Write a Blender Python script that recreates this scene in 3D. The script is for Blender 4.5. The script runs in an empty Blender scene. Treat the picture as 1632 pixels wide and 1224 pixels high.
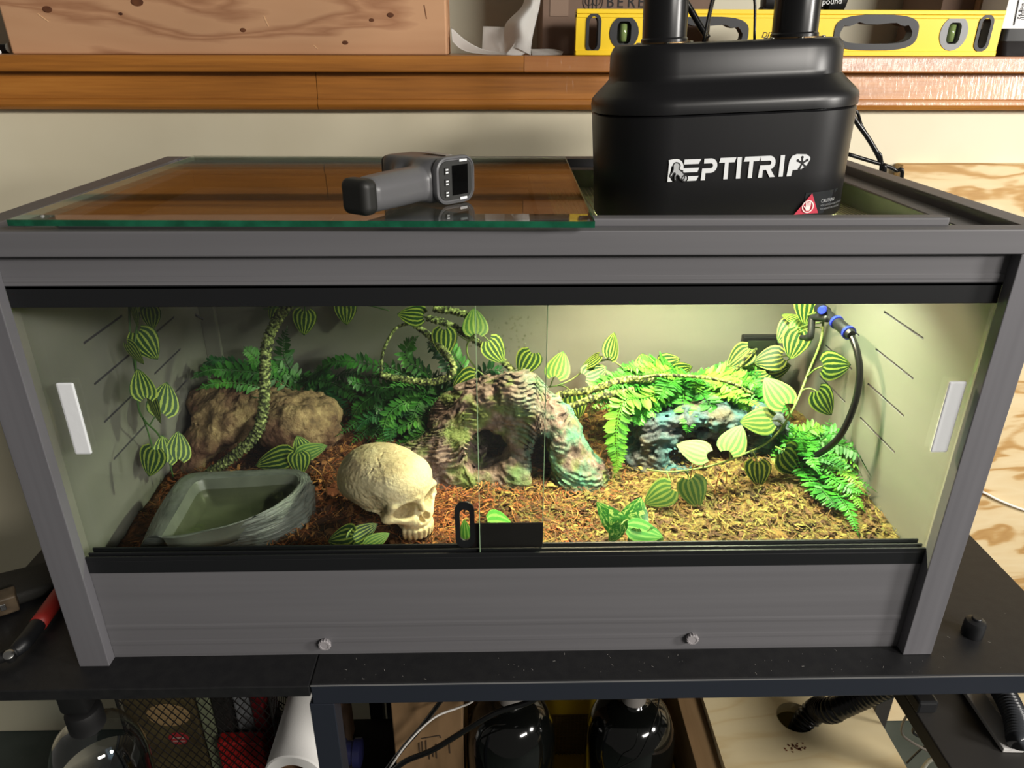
import bpy, bmesh, math, random
import numpy as np
from mathutils import Vector, Matrix, Quaternion, noise as mnoise

SC = bpy.context.scene
COL = SC.collection
random.seed(7)
rng = np.random.default_rng(11)
PI = math.pi

# ------------------------------------------------------------------ camera, world, lights, exposure
FPX = 1171.0
CAM = Vector((-0.01227, -0.59186, 0.59932))
PITCH, YAW, ROLL = 0.43153, 0.02232, 0.00263
FWD = Vector((math.sin(YAW)*math.cos(PITCH), math.cos(YAW)*math.cos(PITCH), -math.sin(PITCH)))
_r = Vector((math.cos(YAW), -math.sin(YAW), 0)); _u = _r.cross(FWD)
RGT = _r*math.cos(ROLL) + _u*math.sin(ROLL)
UPV = -_r*math.sin(ROLL) + _u*math.cos(ROLL)
cd = bpy.data.cameras.new('camera'); cam = bpy.data.objects.new('camera', cd); COL.objects.link(cam)
cd.sensor_width = 36; cd.lens = FPX/1632*36; cd.clip_start = .01; cd.clip_end = 60
mw = Matrix.Identity(4)
for i in range(3):
    mw[i][0] = RGT[i]; mw[i][1] = UPV[i]; mw[i][2] = -FWD[i]; mw[i][3] = CAM[i]
cam.matrix_world = mw
SC.camera = cam

SC.view_settings.view_transform = 'Standard'; SC.view_settings.look = 'None'
SC.view_settings.gamma = 1; SC.view_settings.exposure = 0.0; SC.view_settings.use_curve_mapping = False
wd = bpy.data.worlds.new('world'); SC.world = wd; wd.use_nodes = True
wd.node_tree.nodes['Background'].inputs[0].default_value = (1.0, .95, .87, 1)
wd.node_tree.nodes['Background'].inputs[1].default_value = .11

def light(name, kind, loc, aim, power, color, size=.3, size_y=None, spread=PI):
    d = bpy.data.lights.new(name, kind); d.energy = power; d.color = color
    if kind == 'AREA':
        d.size = size; d.spread = spread
        if size_y: d.shape = 'RECTANGLE'; d.size_y = size_y
        else: d.shape = 'DISK'
    else: d.shadow_soft_size = size
    o = bpy.data.objects.new(name, d); COL.objects.link(o); o.location = loc
    o.rotation_euler = (Vector(aim)-Vector(loc)).to_track_quat('-Z', 'Y').to_euler()
    return o
light('ceiling_lamp', 'AREA', (1.95, -2.4, 1.58), (.2, .3, .1), 92, (1.0, .95, .88), 1.1, .35)
light('side_lamp', 'AREA', (1.93, -.75, .86), (.1, .2, .3), 29, (1.0, .96, .90), .32)
HEAT = light('heat_lamp', 'AREA', (.150, .232, .492), (.070, .205, .1), 11.5, (1.0, .78, .50), .045)
UVB = light('daylight_lamp', 'AREA', (.300, .232, .506), (.300, .200, .1), 14, (.90, 1.0, .66), .055)

def P(px, py, X=None, Y=None, Z=None):
    """point of the scene on a given plane that a photograph pixel looks at"""
    d = FWD + RGT*((px-816)/FPX) - UPV*((py-612)/FPX)
    if Y is not None: t = (Y-CAM.y)/d.y
    elif Z is not None: t = (Z-CAM.z)/d.z
    else: t = (X-CAM.x)/d.x
    return CAM + d*t
def depth(p): return (Vector(p)-CAM).dot(FWD)
def mpp(p): return depth(p)/FPX           # metres per pixel there

# ------------------------------------------------------------------ material helpers
MATS = {}
class NT:
    def __init__(s, m): s.t = m.node_tree; s.n = s.t.nodes; s.l = s.t.links
    def add(s, kind, **kw):
        nd = s.n.new(kind)
        for k, v in kw.items():
            if k in nd.inputs: nd.inputs[k].default_value = v
            else: setattr(nd, k, v)
        return nd
    def link(s, a, b): s.l.new(a, b)
def c4(c): return (c[0], c[1], c[2], 1)
def srgb(r, g, b):
    f = lambda v: (v/255/12.92) if v/255 <= .04045 else ((v/255+.055)/1.055)**2.4
    return (f(r), f(g), f(b))
def new_mat(name):
    m = bpy.data.materials.new(name); m.use_nodes = True
    nt = NT(m); return m, nt, nt.n['Principled BSDF']
def coords(nt, kind='Object', scale=(1, 1, 1), rot=(0, 0, 0)):
    tc = nt.add('ShaderNodeTexCoord'); mp = nt.add('ShaderNodeMapping')
    mp.inputs['Scale'].default_value = scale; mp.inputs['Rotation'].default_value = rot
    nt.link(tc.outputs[kind], mp.inputs['Vector']); return mp.outputs['Vector']
def ramp(nt, fac, stops):
    r = nt.add('ShaderNodeValToRGB'); e = r.color_ramp.elements
    while len(e) < len(stops): e.new(.5)
    for k, (p, c) in enumerate(stops): e[k].position = p; e[k].color = c4(c)
    nt.link(fac, r.inputs['Fac']); return r.outputs['Color']
def mat(name, col, rough=.5, metal=0, col2=None, scale=20, stretch=(1, 1, 1), lo=.35, hi=.65, detail=4,
        bump=0, bscale=None, bdist=.002, coat=0, spec=.5, emit=None, estr=0, trans=0, ior=1.45, alpha=1):
    if name in MATS: return MATS[name]
    m, nt, b = new_mat(name)
    b.inputs['Base Color'].default_value = c4(col); b.inputs['Roughness'].default_value = rough
    b.inputs['Metallic'].default_value = metal; b.inputs['Coat Weight'].default_value = coat
    b.inputs['Coat Roughness'].default_value = .12
    b.inputs['Specular IOR Level'].default_value = spec; b.inputs['Transmission Weight'].default_value = trans
    b.inputs['IOR'].default_value = ior; b.inputs['Alpha'].default_value = alpha
    if emit: b.inputs['Emission Color'].default_value = c4(emit); b.inputs['Emission Strength'].default_value = estr
    if col2 or bump:
        v = coords(nt, 'Object', stretch)
        if col2:
            nz = nt.add('ShaderNodeTexNoise', Scale=scale, Detail=detail); nt.link(v, nz.inputs['Vector'])
            nt.link(ramp(nt, nz.outputs['Fac'], [(lo, col), (hi, col2)]), b.inputs['Base Color'])
        if bump:
            n2 = nt.add('ShaderNodeTexNoise', Scale=bscale or scale, Detail=6); nt.link(v, n2.inputs['Vector'])
            bp = nt.add('ShaderNodeBump', Strength=bump, Distance=bdist); nt.link(n2.outputs['Fac'], bp.inputs['Height'])
            nt.link(bp.outputs['Normal'], b.inputs['Normal'])
    MATS[name] = m; return m
def wood(name, stops, along='X', scale=9, dist=6, rough=.5, coat=0, fine=.25, stretch=12, knots=0, bump=.1, coat_rough=.2, streak=0):
    """banded grain running along one axis"""
    if name in MATS: return MATS[name]
    m, nt, b = new_mat(name)
    s = {'X': (1/stretch, 1, 1), 'Y': (1, 1/stretch, 1), 'Z': (1, 1, 1/stretch)}[along]
    v = coords(nt, 'Object', s)
    n1 = nt.add('ShaderNodeTexNoise', Scale=scale, Detail=3, Distortion=.6); nt.link(v, n1.inputs['Vector'])
    mul = nt.add('ShaderNodeMath', operation='MULTIPLY'); nt.link(n1.outputs['Fac'], mul.inputs[0]); mul.inputs[1].default_value = dist
    fr = nt.add('ShaderNodeMath', operation='PINGPONG'); nt.link(mul.outputs[0], fr.inputs[0]); fr.inputs[1].default_value = .5
    n2 = nt.add('ShaderNodeTexNoise', Scale=scale*14, Detail=3); nt.link(v, n2.inputs['Vector'])
    mx = nt.add('ShaderNodeMath', operation='MULTIPLY_ADD'); nt.link(n2.outputs['Fac'], mx.inputs[0]); mx.inputs[1].default_value = fine
    nt.link(fr.outputs[0], mx.inputs[2])
    nt.link(ramp(nt, mx.outputs[0], stops), b.inputs['Base Color'])
    b.inputs['Roughness'].default_value = rough; b.inputs['Coat Weight'].default_value = coat
    b.inputs['Coat Roughness'].default_value = coat_rough
    bp = nt.add('ShaderNodeBump', Strength=bump, Distance=.002); nt.link(n2.outputs['Fac'], bp.inputs['Height'])
    nt.link(bp.outputs['Normal'], b.inputs['Normal'])
    if coat:
        n3 = nt.add('ShaderNodeTexNoise', Scale=240, Detail=2); nt.link(coords(nt, 'Object', (1, 1, .08)), n3.inputs['Vector'])
        b3 = nt.add('ShaderNodeBump', Strength=streak, Distance=.0012); nt.link(n3.outputs['Fac'], b3.inputs['Height']); nt.link(b3.outputs['Normal'], b.inputs['Coat Normal'])
    MATS[name] = m; return m
def glass(name, tint=(1, 1, 1), rough=0.0, ior=1.5, boost=1.0):
    """clear flat glass: transparent body, fresnel reflection"""
    if name in MATS: return MATS[name]
    m, nt, b = new_mat(name); nt.n.remove(b)
    tr = nt.add('ShaderNodeBsdfTransparent', Color=c4(tint)); gl = nt.add('ShaderNodeBsdfGlossy', Roughness=rough)
    geo = nt.add('ShaderNodeNewGeometry'); io = nt.add('ShaderNodeMapRange'); io.inputs['To Min'].default_value = ior; io.inputs['To Max'].default_value = 1/ior
    nt.link(geo.outputs['Backfacing'], io.inputs['Value'])
    fr = nt.add('ShaderNodeFresnel'); nt.link(io.outputs[0], fr.inputs['IOR']); mx = nt.add('ShaderNodeMixShader')
    ml = nt.add('ShaderNodeMath', operation='MULTIPLY'); ml.inputs[1].default_value = boost; ml.use_clamp = True
    nt.link(fr.outputs[0], ml.inputs[0]); nt.link(ml.outputs[0], mx.inputs[0])
    nt.link(tr.outputs[0], mx.inputs[1]); nt.link(gl.outputs[0], mx.inputs[2])
    nt.link(mx.outputs[0], nt.n['Material Output'].inputs['Surface'])
    MATS[name] = m; return m

# ------------------------------------------------------------------ object helpers
def link_mesh(name, me, m=None, parent=None, loc=None, kind=None):
    if m is not None and not me.materials: me.materials.append(m)
    o = bpy.data.objects.new(name, me); COL.objects.link(o)
    if parent is not None: o.parent = parent
    if loc is not None: o.location = loc
    if kind: o['kind'] = kind
    return o
def obj(name, bm, m, parent=None, smooth=False, kind=None, loc=None):
    me = bpy.data.meshes.new(name); bmesh.ops.recalc_face_normals(bm, faces=bm.faces[:]); bm.to_mesh(me); bm.free()
    if smooth: me.shade_smooth()
    if smooth == 'auto': me.set_sharp_from_angle(angle=.6)
    if parent is not None: me.transform(Matrix.Translation(-world_loc(parent)))
    return link_mesh(name, me, m, parent, loc, kind)
def world_loc(o):
    v = Vector(o.location)
    while o.parent: o = o.parent; v = v+Vector(o.location)
    return v
def tag(o, label, cat, group=None, kind=None):
    o['label'] = label; o['category'] = cat
    if group: o['group'] = group
    if kind: o['kind'] = kind
    return o
def thing(name, label, cat, loc=(0, 0, 0), group=None):
    o = bpy.data.objects.new(name, None); COL.objects.link(o); o.location = loc; o.empty_display_size = .02
    return tag(o, label, cat, group)
def struct(name, bm, m):
    o = obj(name, bm, m); o['kind'] = 'structure'; return o
def box(bm, x0, x1, y0, y1, z0, z1, bev=0, mtx=None, seg=2):
    b = bmesh.new()
    vs = [b.verts.new((x, y, z)) for x in (x0, x1) for y in (y0, y1) for z in (z0, z1)]
    for f in ((0, 1, 3, 2), (4, 6, 7, 5), (0, 4, 5, 1), (2, 3, 7, 6), (0, 2, 6, 4), (1, 5, 7, 3)):
        b.faces.new([vs[i] for i in f])
    bmesh.ops.recalc_face_normals(b, faces=b.faces[:])
    if bev: bmesh.ops.bevel(b, geom=b.edges[:], offset=bev, segments=seg, profile=.5, affect='EDGES')
    if mtx is not None: b.transform(mtx)
    merge(bm, b)
    return bm
def merge(bm, b):
    me = bpy.data.meshes.new('tmp'); b.to_mesh(me); bm.from_mesh(me); bpy.data.meshes.remove(me); b.free()
def bx(*a, **k): return box(bmesh.new(), *a, **k)
def catmull(pts, n=8):
    pts = [Vector(p) for p in pts]
    if len(pts) < 3: return [pts[0].lerp(pts[-1], i/n) for i in range(n+1)]
    q = [pts[0]*2-pts[1]]+pts+[pts[-1]*2-pts[-2]]; out = []
    for i in range(1, len(q)-2):
        a, b, c, d = q[i-1:i+3]
        for k in range(n):
            t = k/n
            out.append(.5*((2*b)+(c-a)*t+(2*a-5*b+4*c-d)*t*t+(3*b-a-3*c+d)*t**3))
    out.append(q[-2]); return out
def frames(pts):
    T = []
    for i in range(len(pts)):
        t = pts[min(i+1, len(pts)-1)]-pts[max(i-1, 0)]
        T.append(t.normalized() if t.length > 1e-9 else Vector((0, 0, 1)))
    n = T[0].orthogonal().normalized(); out = []
    for i, t in enumerate(T):
        if i: n = T[i-1].rotation_difference(t) @ n
        n = (n-t*n.dot(t)).normalized(); out.append((t, n, t.cross(n)))
    return out
def tube(bm, pts, r, seg=8, n=8, smooth=True, caps=True, rf=None):
    pts = catmull(pts, n) if smooth else [Vector(p) for p in pts]
    fr = frames(pts); rings = []
    for i, (p, (t, a, b)) in enumerate(zip(pts, fr)):
        u = i/(len(pts)-1); rr = rf(u)*r if rf else (r if not isinstance(r, (tuple, list)) else r[0]+(r[1]-r[0])*u)
        rings.append([bm.verts.new(p+(a*math.cos(2*PI*k/seg)+b*math.sin(2*PI*k/seg))*rr) for k in range(seg)])
    for i in range(len(rings)-1):
        for k in range(seg):
            bm.faces.new((rings[i][k], rings[i][(k+1) % seg], rings[i+1][(k+1) % seg], rings[i+1][k]))
    if caps: bm.faces.new(rings[0][::-1]); bm.faces.new(rings[-1])
    return bm
def lathe(bm, prof, seg=32, c=(0, 0, 0), axis=None, caps=True):
    """prof: (radius, height) pairs"""
    q = Vector((0, 0, 1)).rotation_difference(Vector(axis)) if axis else Quaternion()
    c = Vector(c); rings = []
    for r, h in prof:
        rings.append([bm.verts.new(c+q @ Vector((r*math.cos(2*PI*k/seg), r*math.sin(2*PI*k/seg), h))) for k in range(seg)])
    for i in range(len(rings)-1):
        for k in range(seg):
            bm.faces.new((rings[i][k], rings[i][(k+1) % seg], rings[i+1][(k+1) % seg], rings[i+1][k]))
    if caps: bm.faces.new(rings[0][::-1]); bm.faces.new(rings[-1])
    return bm
def prism(bm, poly, o, ux, uy, th):
    """polygon in a plane (origin o, axes ux, uy) pushed th along ux x uy"""
    o, ux, uy = Vector(o), Vector(ux), Vector(uy); nz = ux.cross(uy).normalized()*th
    a = [bm.verts.new(o+ux*x+uy*y) for x, y in poly]; b = [bm.verts.new(o+ux*x+uy*y+nz) for x, y in poly]
    bm.faces.new(a[::-1]); bm.faces.new(b)
    for i in range(len(a)): bm.faces.new((a[i], a[(i+1) % len(a)], b[(i+1) % len(a)], b[i]))
    return bm
def rrect(w, d, r, n=8):
    out = []
    for cx, cy, a0 in ((w/2-r, d/2-r, 0), (-w/2+r, d/2-r, PI/2), (-w/2+r, -d/2+r, PI), (w/2-r, -d/2+r, 1.5*PI)):
        for k in range(n+1):
            a = a0+k/n*PI/2; out.append((cx+r*math.cos(a), cy+r*math.sin(a)))
    return out
def loft(bm, rings, cap0=True, cap1=True):
    R = [[bm.verts.new(p) for p in r] for r in rings]; n = len(R[0])
    for i in range(len(R)-1):
        for k in range(n): bm.faces.new((R[i][k], R[i][(k+1) % n], R[i+1][(k+1) % n], R[i+1][k]))
    if cap0: bm.faces.new(R[0][::-1])
    if cap1: bm.faces.new(R[-1])
    return bm
def plate(bm, ys, zs, holes, x0, x1):
    """upright plate in the y-z plane between x0 and x1 with square holes (set of cells left out)"""
    V = {}
    def v(i, j, x):
        k = (i, j, x)
        if k not in V: V[k] = bm.verts.new((x, ys[i], zs[j]))
        return V[k]
    ny, nz = len(ys)-1, len(zs)-1
    solid = lambda i, j: 0 <= i < ny and 0 <= j < nz and (i, j) not in holes
    for i in range(ny):
        for j in range(nz):
            if not solid(i, j): continue
            for x in (x0, x1): bm.faces.new((v(i, j, x), v(i+1, j, x), v(i+1, j+1, x), v(i, j+1, x)))
            for (di, dj, a, b) in ((-1, 0, (i, j), (i, j+1)), (1, 0, (i+1, j), (i+1, j+1)), (0, -1, (i, j), (i+1, j)), (0, 1, (i, j+1), (i+1, j+1))):
                if not solid(i+di, j+dj): bm.faces.new((v(*a, x0), v(*b, x0), v(*b, x1), v(*a, x1)))
    return bm
def lettering(name, s, size, o, ux, uy, m, parent, extrude=.0004, align='LEFT', shear=0, sx=1):
    cu = bpy.data.curves.new(name, 'FONT'); cu.body = s; cu.size = size; cu.extrude = extrude; cu.align_x = align; cu.shear = shear
    cu.resolution_u = 3
    t = bpy.data.objects.new(name, cu); COL.objects.link(t)
    me = bpy.data.meshes.new_from_object(t.evaluated_get(bpy.context.evaluated_depsgraph_get()))
    bpy.data.objects.remove(t); bpy.data.curves.remove(cu)
    ux = Vector(ux).normalized(); uy = Vector(uy).normalized(); uz = ux.cross(uy)
    mt = Matrix.Identity(4)
    for i in range(3): mt[i][0], mt[i][1], mt[i][2], mt[i][3] = ux[i]*sx, uy[i], uz[i], o[i]
    me.transform(mt)
    if parent is not None: me.transform(Matrix.Translation(-world_loc(parent)))
    me.materials.clear()
    return link_mesh(name, me, m, parent)

# ------------------------------------------------------------------ numpy solids (signed distance -> mesh)
_T = rng.random((32, 32, 32))
def vn(x, y, z):
    xi, yi, zi = np.floor(x).astype(int), np.floor(y).astype(int), np.floor(z).astype(int)
    fx, fy, fz = x-xi, y-yi, z-zi
    fx, fy, fz = (f*f*(3-2*f) for f in (fx, fy, fz))
    a = lambda i, j, k: _T[(xi+i) & 31, (yi+j) & 31, (zi+k) & 31]
    l = lambda p, q, t: p+(q-p)*t
    return l(l(l(a(0, 0, 0), a(1, 0, 0), fx), l(a(0, 1, 0), a(1, 1, 0), fx), fy), l(l(a(0, 0, 1), a(1, 0, 1), fx), l(a(0, 1, 1), a(1, 1, 1), fx), fy), fz)*2-1
def fbm(x, y, z, s, octv=4):
    r = 0; a = 1
    for k in range(octv): r = r+a*vn(x*s+k*7.3, y*s+k*3.1, z*s+k*5.7); s *= 2.03; a *= .5
    return r
def smin(a, b, k):
    h = np.clip(.5+.5*(b-a)/k, 0, 1); return b+(a-b)*h-k*h*(1-h)
def smax(a, b, k): return -smin(-a, -b, k)
def ell(X, Y, Z, c, r):
    px, py, pz = (X-c[0])/r[0], (Y-c[1])/r[1], (Z-c[2])/r[2]
    k0 = np.sqrt(px**2+py**2+pz**2); k1 = np.sqrt((px/r[0])**2+(py/r[1])**2+(pz/r[2])**2)
    return k0*(k0-1)/np.maximum(k1, 1e-6)
def cap(X, Y, Z, a, b, ra, rb=None):
    rb = ra if rb is None else rb
    a = np.array(a, float); d = np.array(b, float)-a
    t = np.clip(((X-a[0])*d[0]+(Y-a[1])*d[1]+(Z-a[2])*d[2])/(d@d), 0, 1)
    return np.sqrt((X-a[0]-t*d[0])**2+(Y-a[1]-t*d[1])**2+(Z-a[2]-t*d[2])**2)-(ra+(rb-ra)*t)
def rbox(X, Y, Z, c, h, r):
    qx, qy, qz = np.abs(X-c[0])-h[0]+r, np.abs(Y-c[1])-h[1]+r, np.abs(Z-c[2])-h[2]+r
    return np.sqrt(np.maximum(qx, 0)**2+np.maximum(qy, 0)**2+np.maximum(qz, 0)**2)+np.minimum(np.maximum(qx, np.maximum(qy, qz)), 0)-r
def solid(name, fn, lo, hi, h):
    ax = [np.arange(lo[i], hi[i]+h, h) for i in range(3)]
    X, Y, Z = np.meshgrid(*ax, indexing='ij'); V = fn(X, Y, Z); S = V < 0
    n = V.shape; C = np.zeros(tuple(k-1 for k in n), int)
    off = [(i, j, k) for i in (0, 1) for j in (0, 1) for k in (0, 1)]
    sl = lambda A, o: A[o[0]:n[0]-1+o[0], o[1]:n[1]-1+o[1], o[2]:n[2]-1+o[2]]
    for o in off: C += sl(S, o)
    act = (C > 0) & (C < 8); idx = -np.ones(C.shape, int); idx[act] = np.arange(act.sum())
    ii = np.argwhere(act); pos = np.zeros((len(ii), 3)); cnt = np.zeros(len(ii))
    for o in off:
        for d in range(3):
            if o[d]: continue
            o2 = list(o); o2[d] = 1
            v0 = V[tuple((ii+np.array(o)).T)]; v1 = V[tuple((ii+np.array(o2)).T)]
            cr = (v0 < 0) != (v1 < 0); t = np.where(cr, v0/np.where(cr, v0-v1, 1), 0)
            p = np.tile(np.array(o, float), (len(ii), 1)); p[:, d] += t
            pos[cr] += p[cr]; cnt[cr] += 1
    pos = (ii+pos/cnt[:, None])*h+np.array(lo); F = []
    for d in range(3):
        e, f = (d+1) % 3, (d+2) % 3
        s0 = [slice(None)]*3; s1 = [slice(None)]*3; s0[d] = slice(0, n[d]-1); s1[d] = slice(1, n[d])
        A, B = S[tuple(s0)], S[tuple(s1)]; g = np.argwhere(A != B)
        g = g[(g[:, e] > 0) & (g[:, f] > 0) & (g[:, e] < n[e]-1) & (g[:, f] < n[f]-1)]
        fl = A[tuple(g.T)]
        q = []
        for de, df in ((-1, -1), (0, -1), (0, 0), (-1, 0)):
            w = g.copy(); w[:, e] += de; w[:, f] += df; q.append(idx[tuple(w.T)])
        q = np.stack(q, 1); q[~fl] = q[~fl][:, ::-1]; F.append(q)
    F = np.concatenate(F); F = F[(F >= 0).all(1)]
    me = bpy.data.meshes.new(name); me.from_pydata(pos.tolist(), [], F.tolist()); me.update(); me.shade_smooth()
    return me
# ------------------------------------------------------------------ materials
M_WALL = mat('wall_paint', srgb(228, 219, 192), .6, col2=srgb(222, 212, 184), scale=6, bump=.06, bscale=160, bdist=.001)
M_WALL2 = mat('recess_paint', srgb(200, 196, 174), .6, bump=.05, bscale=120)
M_FLOOR = mat('floor_paint', srgb(52, 62, 58), .7, col2=srgb(66, 74, 70), scale=12)
M_PINE = wood('varnished_pine', [(0, srgb(128, 76, 22)), (.45, srgb(176, 112, 42)), (.8, srgb(196, 132, 56)), (1, srgb(164, 100, 36))], 'X', 22, 2.2, .42, coat=.3, fine=.5, stretch=26, bump=.08, coat_rough=.16, streak=.6)
M_RAW = wood('raw_board', [(0, srgb(192, 144, 106)), (.42, srgb(200, 154, 116)), (.52, srgb(166, 118, 84)), (.60, srgb(198, 150, 112)), (1, srgb(186, 136, 100))], 'X', 9, 3.4, .7, fine=.16, stretch=7)
M_PLY = wood('plywood', [(0, srgb(232, 212, 170)), (.36, srgb(226, 202, 156)), (.48, srgb(196, 156, 98)), (.62, srgb(178, 136, 80)), (.72, srgb(224, 198, 150)), (1, srgb(204, 166, 110))], 'X', 13, 4.2, .7, fine=.12, stretch=4)
M_PLYT = wood('plywood_top', [(0, srgb(236, 220, 180)), (.5, srgb(230, 212, 168)), (.62, srgb(214, 186, 132)), (.7, srgb(232, 214, 170)), (1, srgb(222, 198, 150))], 'X', 8, 3.0, .65, fine=.12, stretch=5)
M_DESK = mat('desk_laminate', srgb(21, 21, 23), .5, col2=srgb(27, 27, 28), scale=90, bump=.15, bscale=700, bdist=.0005)
M_DESKM = mat('desk_steel', srgb(34, 38, 47), .42, bump=.05, bscale=500, bdist=.0004)
M_PVC = mat('grey_pvc', srgb(102, 101, 104), .52, col2=srgb(96, 95, 98), scale=60, stretch=(.03, .6, 1.2), bump=.08, bdist=.0006)
M_PVCV = mat('grey_pvc_upright', srgb(104, 103, 107), .5, col2=srgb(96, 95, 99), scale=60, stretch=(1.4, .6, .03), bump=.08, bdist=.0006)
M_PVCIN = mat('inner_pvc', srgb(124, 123, 114), .40, col2=srgb(116, 116, 107), scale=20, stretch=(.15, .15, 1), bump=.05, bscale=60, bdist=.0006)
M_BLACK = mat('black_plastic', srgb(22, 23, 25), .42)
M_BLACKM = mat('matte_black', srgb(16, 16, 17), .6)
M_GREENBLK = mat('dark_channel', srgb(40, 44, 36), .55)
M_GLASS = glass('clear_glass', (.935, .95, .94))
M_GLASSLID = glass('lid_glass', (.88, .92, .90), boost=1.1)
M_GLASSEDGE = mat('glass_edge', srgb(24, 92, 66), .15, col2=srgb(14, 66, 46), scale=60)
M_TAB = mat('white_tab', srgb(226, 228, 230), .35, bump=.1, bscale=150)

# ------------------------------------------------------------------ setting
struct('floor', bx(-2.2, 2.2, -1.6, .9, -.80, -.77), M_FLOOR)
struct('wall_back', bx(-2.2, 2.2, .590, .70, -.80, .565), M_WALL)
struct('wall_upper', bx(-2.2, 2.2, .86, .96, .565, 1.5), M_WALL2)
struct('baseboard_back', bx(-2.2, 2.2, .576, .592, -.77, -.655, .003), mat('baseboard_paint', srgb(206, 198, 172), .5))
def lip(x0, x1, dy=0):
    return prism(bmesh.new(), [(.86, .5645), (.86, .5865), (.557+dy, .5865), (.5552+dy, .5857), (.5552+dy, .5838), (.5526+dy, .5668), (.5534+dy, .5650), (.5550+dy, .5645)], (x0, 0, 0), (0, 1, 0), (0, 0, 1), x1-x0)
led = struct('trim_1', lip(-2.0, P(835, 100, Y=.553).x), M_PINE)
obj('board', lip(P(835, 100, Y=.553).x+.0006, 2.0, -.0006),
    wood('varnished_pine_dark', [(0, srgb(122, 70, 28)), (.5, srgb(166, 104, 50)), (1, srgb(180, 120, 64))], 'X', 26, 2.4, .42, coat=.3, fine=.5, stretch=20, bump=.1, coat_rough=.16, streak=.6), led)
xj = P(505, 140, Y=.572).x
def apron(x0, x1):
    b = bmesh.new(); prism(b, [(.592, .527), (.592, .566), (.5757, .566), (.5752, .5655), (.5700, .5280), (.5706, .527)], (x0, 0, 0), (0, 1, 0), (0, 0, 1), x1-x0)
    pr = [(.592, .527), (.5665, .527), (.5655, .524), (.5645, .520), (.5665, .5165), (.570, .513), (.592, .513)]
    prism(b, pr, (x0, 0, 0), (0, 1, 0), (0, 0, 1), x1-x0); return b
apr = struct('trim_2', apron(-2.0, xj-.0005), M_PINE)
obj('board', apron(xj+.0005, 2.0), M_PINE, apr)

# ------------------------------------------------------------------ desks
dy0 = -.030
t = thing('desk', 'black laminate left desk without a metal front rail', 'desk', (-.42, .1, -.77))
xs = -.2075
obj('desktop', bx(-.6095, xs-.0004, dy0-.001, .36, -.0145, 0, .0012), M_DESK, t)
for x in (-.525, -.235): obj('leg', bx(x, x+.022, .325, .347, -.77, -.0145, .001), M_DESKM, t)
t = thing('desk', 'black right desk framed by a dark steel front rail and post', 'desk', (.2, .1, -.77))
obj('desktop', bx(xs+.0004, .626, dy0+.0015, .40, -.010, 0, .0012), M_DESK, t)
obj('front_rail', bx(xs+.0004, .626, dy0, dy0+.022, -.0268, -.0008, .0012), M_DESKM, t)
xl = P(497, 1150, Y=dy0).x
obj('leg', bx(xl, xl+.026, dy0, dy0+.024, -.77, -.0268, .001), M_DESKM, t)
obj('leg', bx(xl+.004, xl+.029, .33, .355, -.77, -.010, .001), M_DESKM, t)
obj('leg', bx(.60, .626, .37, .395, -.77, -.010, .001), M_DESKM, t)
obj('leg', bx(.60, .626, dy0, dy0+.024, -.77, -.0268, .001), M_DESKM, t)
#obj('cross_brace', bx(xl+.006, xl+.020, dy0+.02, .335, -.20, -.18, .001), M_DESKM, t)

obj('worn_edge_highlight', bx(xs+.0006, .6258, dy0-.0004, dy0+.0006, -.0013, -.0002), mat('worn_highlight_grey', srgb(112, 112, 112), .5), t)  # worn front edge, its bevel highlight painted as a paler strip
b = bmesh.new(); lr = random.Random(3)
for k in range(75):
    x, y = lr.uniform(-.19, .60), lr.uniform(-.024, .010)
    if x > .47: y = lr.uniform(-.024, .30)
    L_ = lr.choice((.0003, .0003, .0004, .0014)); box(b, -L_, L_, -.00014, .00014, .0001, .0003, 0, Matrix.Translation((x, y, 0)) @ Matrix.Rotation(lr.uniform(0, PI), 4, 'Z'))
obj('lint_specks', b, mat('lint', srgb(150, 147, 142), .9), t, kind='stuff')

# ------------------------------------------------------------------ terrarium shell
W2, D, H = .457, .449, .462
T = thing('terrarium', 'wide grey terrarium with sliding glass front on the black desks', 'terrarium', (0, .22, 0))
for s in (-1, 1):
    x0, x1 = sorted((s*W2, s*.4255))
    obj('corner_post', bx(x0, x1, 0, .0128, 0, .4424, .0008), M_PVCV, T)
obj('top_fascia', bx(-W2, W2, 0, .0185, .4424, .4632, .0012), M_PVC, T)
b = bx(-W2+.001, W2-.001, .0125, .019, .4145, .4424, .0005); box(b, -.4255, .4255, .0119, .0127, .418, .4225, .0003)
obj('upper_rail', b, M_PVC, T)
b = bx(-.4255, .4255, .0122, .016, .3955, .4145, .0006); box(b, -.4255, .4255, .0185, .0205, .3955, .4145); box(b, -.4255, .4255, .0245, .028, .3955, .4145)
box(b, -.4255, .4255, .0122, .028, .412, .4145)
obj('upper_track', b, M_BLACK, T)
pr = [(.019, 0), (.0131, 0), (.0127, .004), (.0127, .0160), (.01245, .0180), (.01245, .0215), (.0127, .0235), (.0128, .0370), (.0124, .0400), (.0124, .0425), (.0129, .0450), (.0129, .1135), (.019, .1135)]
obj('front_panel', prism(bmesh.new(), pr, (-.4255, 0, 0), (0, 1, 0), (0, 0, 1), .851), M_PVC, T)
for s in (-1, 1):
    x0, x1 = sorted((s*.4254, s*.4448)); obj('light_leak_filler', bx(x0, x1, .0130, .0192, 0, .1134), M_PVCV, T)  # unseen filler added to stop light leaking past the posts
b = bx(-.4255, .4255, .0112, .029, .1136, .1290, .0006)
for y in (.0112, .0180, .0262): box(b, -.4255, .4255, y, y+.0022, .129, .1335, .0004)
obj('lower_track', b, M_BLACK, T)
ys = [.0128, .1335, .2215, .265, .350, D]; zs = [0]; rows = [.175, .222, .268, .3153]
for z in rows: zs += [z-.0014, z+.0014]
zs.append(.4424)
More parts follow.
